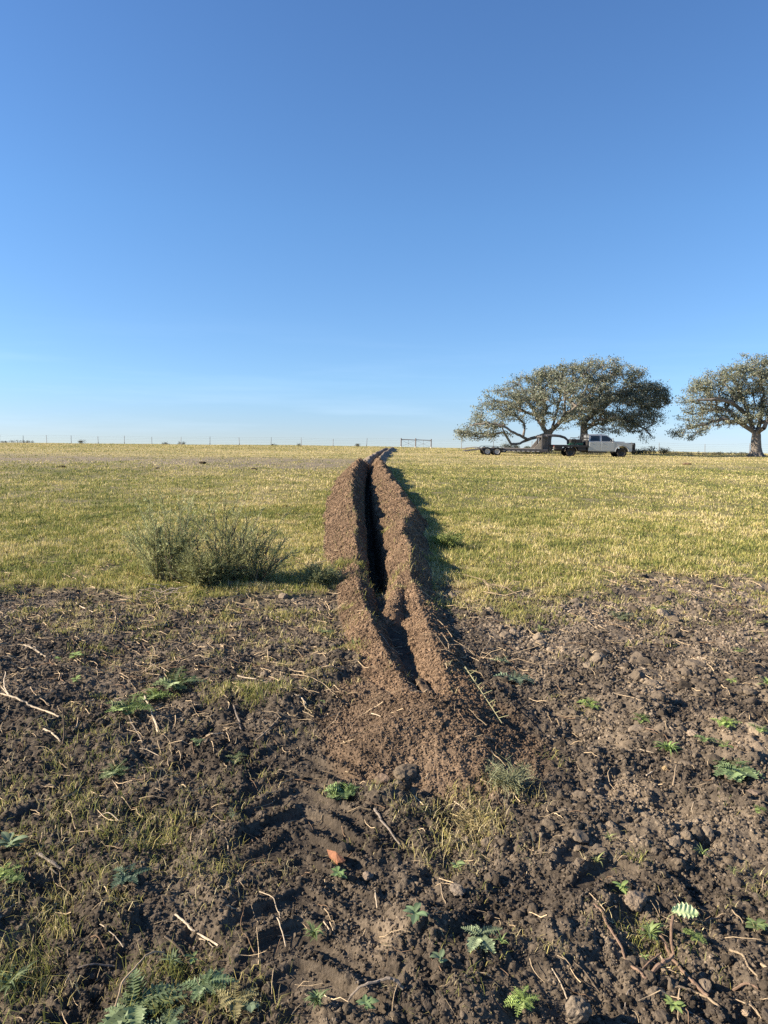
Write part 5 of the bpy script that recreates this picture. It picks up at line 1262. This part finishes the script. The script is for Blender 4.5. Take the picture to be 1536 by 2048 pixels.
WEEDS = [
 ('large spiny thistle rosette at the bottom left', 272, 2010, 135, 'lobed', (.12, .18, .075), 22, 'thistle', .24), ('second thistle rosette just right of the largest one', 412, 1975, 88, 'lobed', (.12, .19, .08), 16, 'thistle', .25),
 ('thistle rosette cut by the bottom edge under the largest one', 335, 2050, 90, 'lobed', (.11, .17, .08), 12, 'thistle', .24),
 ('low star shaped pale thistle right of bottom centre', 958, 1906, 78, 'lobed', (.19, .25, .13), 9, 'thistle', .26), ('bushy thistle on the right side soil', 1468, 1552, 100, 'lobed', (.15, .23, .09), 14, 'thistle', .28),
 ('blue green lacy weed behind the straight pale stick on the left', 350, 1382, 105, 'lacy', BG, 13, 'weed', .30), ('lacy green weed mat left of the blue green one', 255, 1432, 95, 'lacy', GR, 14, 'weed', .28), ('leafy patch between the two lacy weeds on the left', 305, 1398, 80, 'lacy', GR, 10, 'weed', .3),
 ('dark green lacy weed in the dry grass on the left', 255, 1768, 72, 'lobed', (.05, .11, .06), 10, 'weed', .28), ('grey green weed in the shade right of the trench', 1032, 1362, 80, 'lacy', (.12, .18, .11), 11, 'weed', .25),
 ('pale ferny weed just above the grey green one right of the trench', 1005, 1330, 50, 'lacy', (.20, .26, .13), 6, 'weed', .22), ('lacy weed with yellow leaf below the left sticks', 228, 1548, 66, 'lacy', BG, 11, 'weed', .28),
 ('round bright leafy weed between the tyre prints and the soil fan', 687, 1594, 60, 'lacy', (.17, .26, .08), 26, 'weed', .42), ('small weed with broad oval leaves below the red bark', 676, 1756, 44, 'oval', (.15, .26, .07), 8, 'seedling', .26),
 ('dark grassy weed tuft between the tyre prints', 628, 1873, 46, 'blade', GR, 26, 'weed', .09), ('spiky star shaped rosette at the bottom in the tyre prints', 634, 2026, 44, 'blade', (.12, .19, .05), 30, 'weed', .08),
 ('leafy seedling at the bottom edge left of centre', 731, 2030, 40, 'oval', (.14, .24, .08), 9, 'seedling', .24), ('oval leaved weed in the centre foreground', 830, 1888, 54, 'oval', (.12, .21, .09), 10, 'seedling', .24),
 ('small pale oval leaved seedling below the star shaped thistle', 878, 1952, 34, 'oval', (.12, .19, .09), 6, 'seedling', .26), ('small grass tuft touching the star shaped thistle', 1001, 1922, 36, 'blade', LG, 10, 'grass tuft', .06),
 ('bright yellow green ferny weed at the bottom edge', 1044, 2020, 62, 'lacy', LG, 16, 'weed', .26), ('bright green weed on the right side soil nearest the bank', 1180, 1414, 46, 'lacy', LG, 13, 'weed', .26),
 ('small dark green weed right of the brightest one near the bank', 1282, 1448, 42, 'lacy', GR, 10, 'weed', .28), ('full green weed left of the pale clay at the right', 1446, 1470, 54, 'lacy', LG, 16, 'weed', .26),
 ('spiky bright green weed above the bright chip on the right', 1334, 1504, 58, 'blade', (.20, .32, .06), 26, 'weed', .08), ('straggling green weed between the spiky and the full one', 1408, 1500, 46, 'lacy', (.15, .23, .07), 9, 'weed', .26),
 ('small weed above the bushy thistle', 1452, 1506, 36, 'lacy', GR, 8, 'weed', .28), ('green weed growing over the pale clay at the right edge', 1518, 1488, 40, 'lacy', (.18, .26, .07), 11, 'weed', .28),
 ('small green weed by the right edge in the middle', 1462, 1375, 24, 'lacy', LG, 7, 'weed', .28), ('green leaves cut by the right edge above the rough soil', 1532, 1386, 40, 'blade', LG, 14, 'weed', .12),
 ('small lacy weed halfway down the right edge', 1518, 1640, 30, 'lacy', GR, 9, 'weed', .3), ('tiny grass tuft on the right foreground soil', 1404, 1706, 34, 'blade', LG, 9, 'grass tuft', .06), ('tiny yellow green tuft further right on the foreground soil', 1466, 1746, 34, 'blade', OL, 12, 'grass tuft', .06),
 ('leafy sprout at the top of the right tyre print', 1218, 1686, 32, 'blade', OL, 9, 'grass tuft', .08), ('low sprout with yellow tips left of the right tyre print', 1194, 1728, 38, 'blade', OL, 12, 'grass tuft', .08),
 ('upright leafy weed in the right tyre print', 1242, 1792, 34, 'oval', LG, 10, 'weed', .2), ('green leaves at the left side of the brush pile', 1298, 1866, 48, 'blade', GR, 20, 'weed', .12), ('dark leaves below the pale lobed leaf', 1388, 1878, 50, 'lobed', GR, 8, 'weed', .3),
 ('yellow green shoots left of the pale lobed leaf', 1308, 1862, 40, 'blade', LG, 10, 'weed', .1), ('green weed right of the brush pile', 1514, 1850, 46, 'oval', GR, 9, 'weed', .26), ('small leafy sprout at the bottom right', 1347, 2016, 40, 'oval', LG, 10, 'weed', .2),
 ('sprout between branches of the brush pile', 1290, 1914, 20, 'oval', LG, 4, 'weed', .22), ('pale sprout below the cut grass in the centre', 914, 1728, 30, 'oval', (.26, .36, .12), 7, 'seedling', .26), ('sprig of leaves cut by the left edge', 8, 1760, 60, 'lobed', LG, 9, 'weed', .24),
 ('climbing pale leaves near the left edge', 18, 1700, 60, 'oval', (.17, .24, .12), 10, 'weed', .22), ('mound of green weed at the left edge', 30, 1772, 50, 'lacy', GR, 9, 'weed', .26), ('dark grassy leaves at the bottom left corner', 20, 1945, 80, 'blade', (.09, .14, .04), 26, 'grass tuft', .07),
 ('narrow leaved weed above the thistles', 345, 1915, 50, 'blade', (.12, .17, .06), 16, 'weed', .1), ('wilted brown and yellow weed right of the thistles', 470, 2010, 76, 'lobed', (.26, .23, .09), 9, 'weed', .3), ('round green leaves right of the second thistle', 500, 2020, 44, 'oval', (.15, .22, .12), 5, 'seedling', .36),
 ('small green weed above the left thistle sticks', 385, 1900, 36, 'oval', (.17, .25, .06), 6, 'seedling', .2), ('low green weed left of the tyre prints', 395, 1504, 34, 'lacy', (.14, .2, .08), 8, 'weed', .3), ('yellow tipped weed left of the tyre prints', 470, 1522, 52, 'lacy', (.15, .19, .07), 9, 'weed', .26),
 ('small pale weed in dark soil on the left middle', 465, 1651, 28, 'lacy', (.14, .18, .1), 7, 'weed', .3), ('bright small weed at the vine stem on the left', 150, 1316, 40, 'oval', LG, 10, 'seedling', .28), ('single sprout near the left edge below the short thick stick', 117, 1322, 20, 'oval', LG, 5, 'seedling', .28),
 ('pale green seedling above the lacy weed mat', 152, 1366, 26, 'oval', LG, 7, 'seedling', .28), ('leafy sprout at the left foot of the soil bank', 652, 1280, 40, 'lacy', (.15, .2, .07), 8, 'weed', .26), ('thin green sprout on the left slope of the soil fan', 707, 1303, 36, 'blade', OL, 10, 'weed', .08),
 ('yellow green dot of a seedling left of the soil fan', 646, 1412, 14, 'oval', LG, 4, 'seedling', .3), ('low weeds in the bare soil right of the bank', 1240, 1243, 60, 'lacy', (.14, .17, .08), 10, 'weed', .28), ('low olive weed at the foot of the right grass edge', 1320, 1225, 50, 'lacy', OL, 9, 'weed', .28),
 ('green tuft in the soil hollow right of the bank', 1080, 1266, 44, 'blade', OL, 16, 'grass tuft', .1), ('low weed near the right edge of the bare soil', 1480, 1310, 30, 'lacy', GR, 7, 'weed', .28), ('leaf sprig at the right edge below the grass', 1522, 1255, 40, 'lacy', OL, 7, 'weed', .28),
]
for i, (lab, px, py, wp, kind, col, n, nm, wr) in enumerate(WEEDS):
    big = nm == 'thistle'
    weed(lab, px, py, wp, kind, col, n, 700 + i, ((.12, .45) if big else (.25, .8)) if kind != 'blade' else (.5, 1.6), big, {'grass tuft': 'grass_tuft'}.get(nm, nm), nm, wr)

def pale_leaf():
    q = W(1368, 1840); z0 = float(gz(*q)[0]) + .03; mb = MB(); r_ = np.random.default_rng(5)
    n = 29; t = np.linspace(0, 1, n); L = .085; x = (t - .5) * L; w_ = .022 * np.sin(np.pi * (.08 + .88 * t)) * (1 + .22 * np.sin(np.arange(n) * 1.35)); z = .01 * np.sin(np.pi * t)
    V = np.stack([np.stack([x, -w_, z + .012], -1), np.stack([x, 0 * x, z], -1), np.stack([x, w_, z + .02], -1)], 1).reshape(-1, 3)
    F = [(3 * i + k, 3 * i + k + 1, 3 * i + k + 4, 3 * i + k + 3) for i in range(n - 1) for k in (0, 1)]
    mb.add(V, None, F, (.55, .66, .36)); mb.tube([(-.03, 0, .0), (-.05, -.01, -.01), (-.055, -.02, -.04)], .0018, 5, (.3, .3, .15))
    o = mb.build('leaf', M_leaf, None, loc=(q[0], q[1], z0)); o.name = 'fallen_leaf'; o.rotation_euler = (R(28), R(4), R(-8)); tag(o, 'single bright pale green lobed leaf above the brush pile', 'leaf')
pale_leaf()

# fluffy weed and barbed stalk on the soil fan
def fluffy(lab, px, py, rad, h, n, col, seed, name='weed', cat='weed', up=.6):
    q = W(px, py); z0 = float(gz(*q)[0]); r_ = np.random.default_rng(seed); mb = MB(); k = .0005 * q[1] + .0004
    for _ in range(n):
        a = r_.uniform(0, 2 * np.pi); e = r_.uniform(.25, 1.0); d = np.array([math.cos(a), math.sin(a), 0]) * rad * e; d[2] = h * r_.uniform(.2, 1) * up
        m = d * .5 + r_.normal(size=3) * rad * .12; m[2] = abs(m[2]) + .01
        mb.tube([(r_.normal() * rad * .08, r_.normal() * rad * .08, 0), m, d], [k, k * .8, k * .5], 4, np.array(col) * r_.uniform(.65, 1.35), cap=False)
        for _ in range(3):
            f = r_.uniform(.4, 1); p = m + (d - m) * f; e2 = p + r_.normal(size=3) * rad * .18; mb.tube([p, e2], [k * .6, k * .3], 3, np.array(col) * r_.uniform(.7, 1.4), cap=False)
    return tag(mb.build(name, M_leaf, None, loc=(q[0], q[1], z0)), lab, cat)
fluffy('airy grey green tumbleweed clump at the right foot of the soil fan', 1015, 1575, .13, .16, 130, (.26, .27, .15), 811)
fluffy('loose straw coloured tuft beside the airy clump', 950, 1640, .12, .08, 90, (.36, .29, .14), 812, 'grass_tuft', 'grass tuft')
fluffy('thin green tuft at the corner of the right bank and the grass', 890, 1098, .30, .34, 130, (.22, .27, .08), 813, 'grass_tuft', 'grass tuft')
def barbed():
    A, B = W(929, 1372), W(1003, 1476); z0 = float(gz(*A)[0]); mb = MB(); r_ = np.random.default_rng(9); n = 14
    P = np.stack([A + (B - A) * t for t in np.linspace(0, 1, n)]); z = gz(P[:, 0], P[:, 1]); zs = np.interp(np.linspace(0, 1, n), [0, .5, 1], [z[0] + .07, max(z[n // 2], z[0]) + .05, z[-1] + .02])
    Q = np.stack([P[:, 0] - A[0], P[:, 1] - A[1], zs - z0], -1); mb.tube(Q, np.linspace(.004, .002, n), 6, (.36, .33, .19))
    for i in range(1, n - 1):
        for s in (-1, 1):
            d = (Q[i + 1] - Q[i]); d /= np.linalg.norm(d); sd = np.cross(d, [0, 0, 1]) * s
            e = Q[i] + (d * .5 + sd * .8) * .045 * r_.uniform(.2, 1.4) + [0, 0, r_.uniform(-.01, .04)]; mb.tube([Q[i], e], [.002, .001], 4, (.40, .40, .2), cap=False)
    tag(mb.build('dry_stalk', M_leaf, None, loc=(A[0], A[1], z0)), 'barbed pale green stalk leaning on the right of the soil fan', 'stalk')
barbed()

# ------------------------------------------------------------------ the two broom-like bushes at the grass edge
def broom(lab, px, py, w_, h, seed, n_main, tw, cols, lean=0.0, dead=0):
    q = W(px, py); z0 = float(gz(*q)[0]) - .02; r_ = np.random.default_rng(seed)
    t = thing('bush', lab, 'bush', (q[0], q[1], z0), 'wispy green bushes at the grass edge')
    st = MB(); fo = MB()
    T0 = []; T1 = []
    for i in range(n_main):
        a = r_.uniform(0, 2 * np.pi); rr = w_ * .16 * math.sqrt(r_.uniform()); b = np.array([rr * math.cos(a), rr * math.sin(a) * .7, 0])
        out_ = r_.normal() * .30 + b[0] / w_ * 1.6 + lean; hh = h * r_.uniform(.6, 1.0) * (1 - .25 * min(1, abs(out_)))
        hh *= r_.uniform(.55, 1.12) if i % 3 else 1.1; e = b + np.array([out_ * w_ * .62, r_.normal() * w_ * .18, hh]); m = b + (e - b) * .5 + np.array([-out_ * w_ * .06, 0, hh * .06]) + r_.normal(size=3) * .02
        P = np.array([b, (b + m) / 2, m, (m + e) / 2 + r_.normal(size=3) * .015, e]); c = np.array(TAN if r_.uniform() < .3 else (.14, .13, .07))
        st.tube(P, np.linspace(.006, .0022, 5), 4, c * r_.uniform(.7, 1.3), cap=False)
        for k in range(tw):
            f = r_.uniform(.12, 1.0); j = min(3, int(f * 4)); p = P[j] + (P[j + 1] - P[j]) * (f * 4 - j)
            d = (e - b) / np.linalg.norm(e - b) + r_.normal(size=3) * .42; d /= np.linalg.norm(d); L = r_.uniform(.06, .17) * (1.2 - .4 * f)
            T0.append(p); T1.append(p + d * L)
    T0 = np.array(T0); T1 = np.array(T1); m = len(T0)
    # fine green needles along every twig
    k = 5; id_ = np.repeat(np.arange(m), k); f = r_.uniform(0, 1, m * k)[:, None]; p = T0[id_] + (T1[id_] - T0[id_]) * f
    d = (T1 - T0)[id_]; d /= np.linalg.norm(d, axis=1)[:, None]; d = d + r_.normal(size=d.shape) * .5; d /= np.linalg.norm(d, axis=1)[:, None]
    L = r_.uniform(.02, .05, (m * k, 1)); wv = np.cross(d, r_.normal(size=d.shape)); wv /= np.linalg.norm(wv, axis=1)[:, None]; wv *= .0034
    V = np.stack([p - wv, p + wv, p + d * L], 1); c = np.array(cols) * r_.uniform(.6, 1.5, (m * k, 1))
    fo.add(V.reshape(-1, 3), (np.arange(m * k) * 3)[:, None] + np.arange(3), None, np.repeat(c, 3, 0))
    wv = np.cross(T1 - T0, r_.normal(size=(m, 3))); wv /= np.linalg.norm(wv, axis=1)[:, None]; wv *= .0026
    V = np.stack([T0 - wv, T0 + wv, T1], 1); c = np.array([.17, .18, .09]) * r_.uniform(.6, 1.5, (m, 1)); fo.add(V.reshape(-1, 3), (np.arange(m) * 3)[:, None] + np.arange(3), None, np.repeat(c, 3, 0))
    for i in range(dead):
        a = r_.uniform(-1, 1); e = np.array([a * w_ * .5, r_.normal() * .1, h * r_.uniform(.4, .95)]); mid = e * .5 + r_.normal(size=3) * .04
        st.tube([(0, 0, 0), mid, e], [.008, .006, .003], 5, (.10, .07, .05), cap=False)
        for _ in range(3): q2 = mid + (e - mid) * r_.uniform(); st.tube([q2, q2 + np.array([r_.normal() * .08, r_.normal() * .05, .1])], [.004, .002], 4, (.10, .07, .05), cap=False)
    st.build('stems', M_stick, t); fo.build('foliage', M_leaf, t)
broom('tall wispy dark green bush standing left at the grass edge', 338, 1166, .88, .94, 41, 58, 32, (.38, .40, .19))
broom('wispy green bush with bare dark twigs in its middle, right of the tall one', 462, 1168, .95, .88, 43, 36, 26, (.36, .37, .17), 0, 7)
broom('low spreading green bush leaning toward the trench', 522, 1172, .78, .60, 47, 24, 22, (.33, .34, .15), .30, 4)
broom('low dark green bush filling the gap between the two tall wispy ones', 405, 1176, .80, .40, 53, 60, 24, (.25, .26, .11), 0, 2)  # stems packed dense so the bushes cast a deeper shadow at their foot
broom('low dark tangle of weeds added for shade between the bushes and the left spoil bank', 640, 1174, .5, .16, 59, 40, 20, (.20, .22, .10), .1, 3)  # added low growth that carries the bush shadow on toward the trench
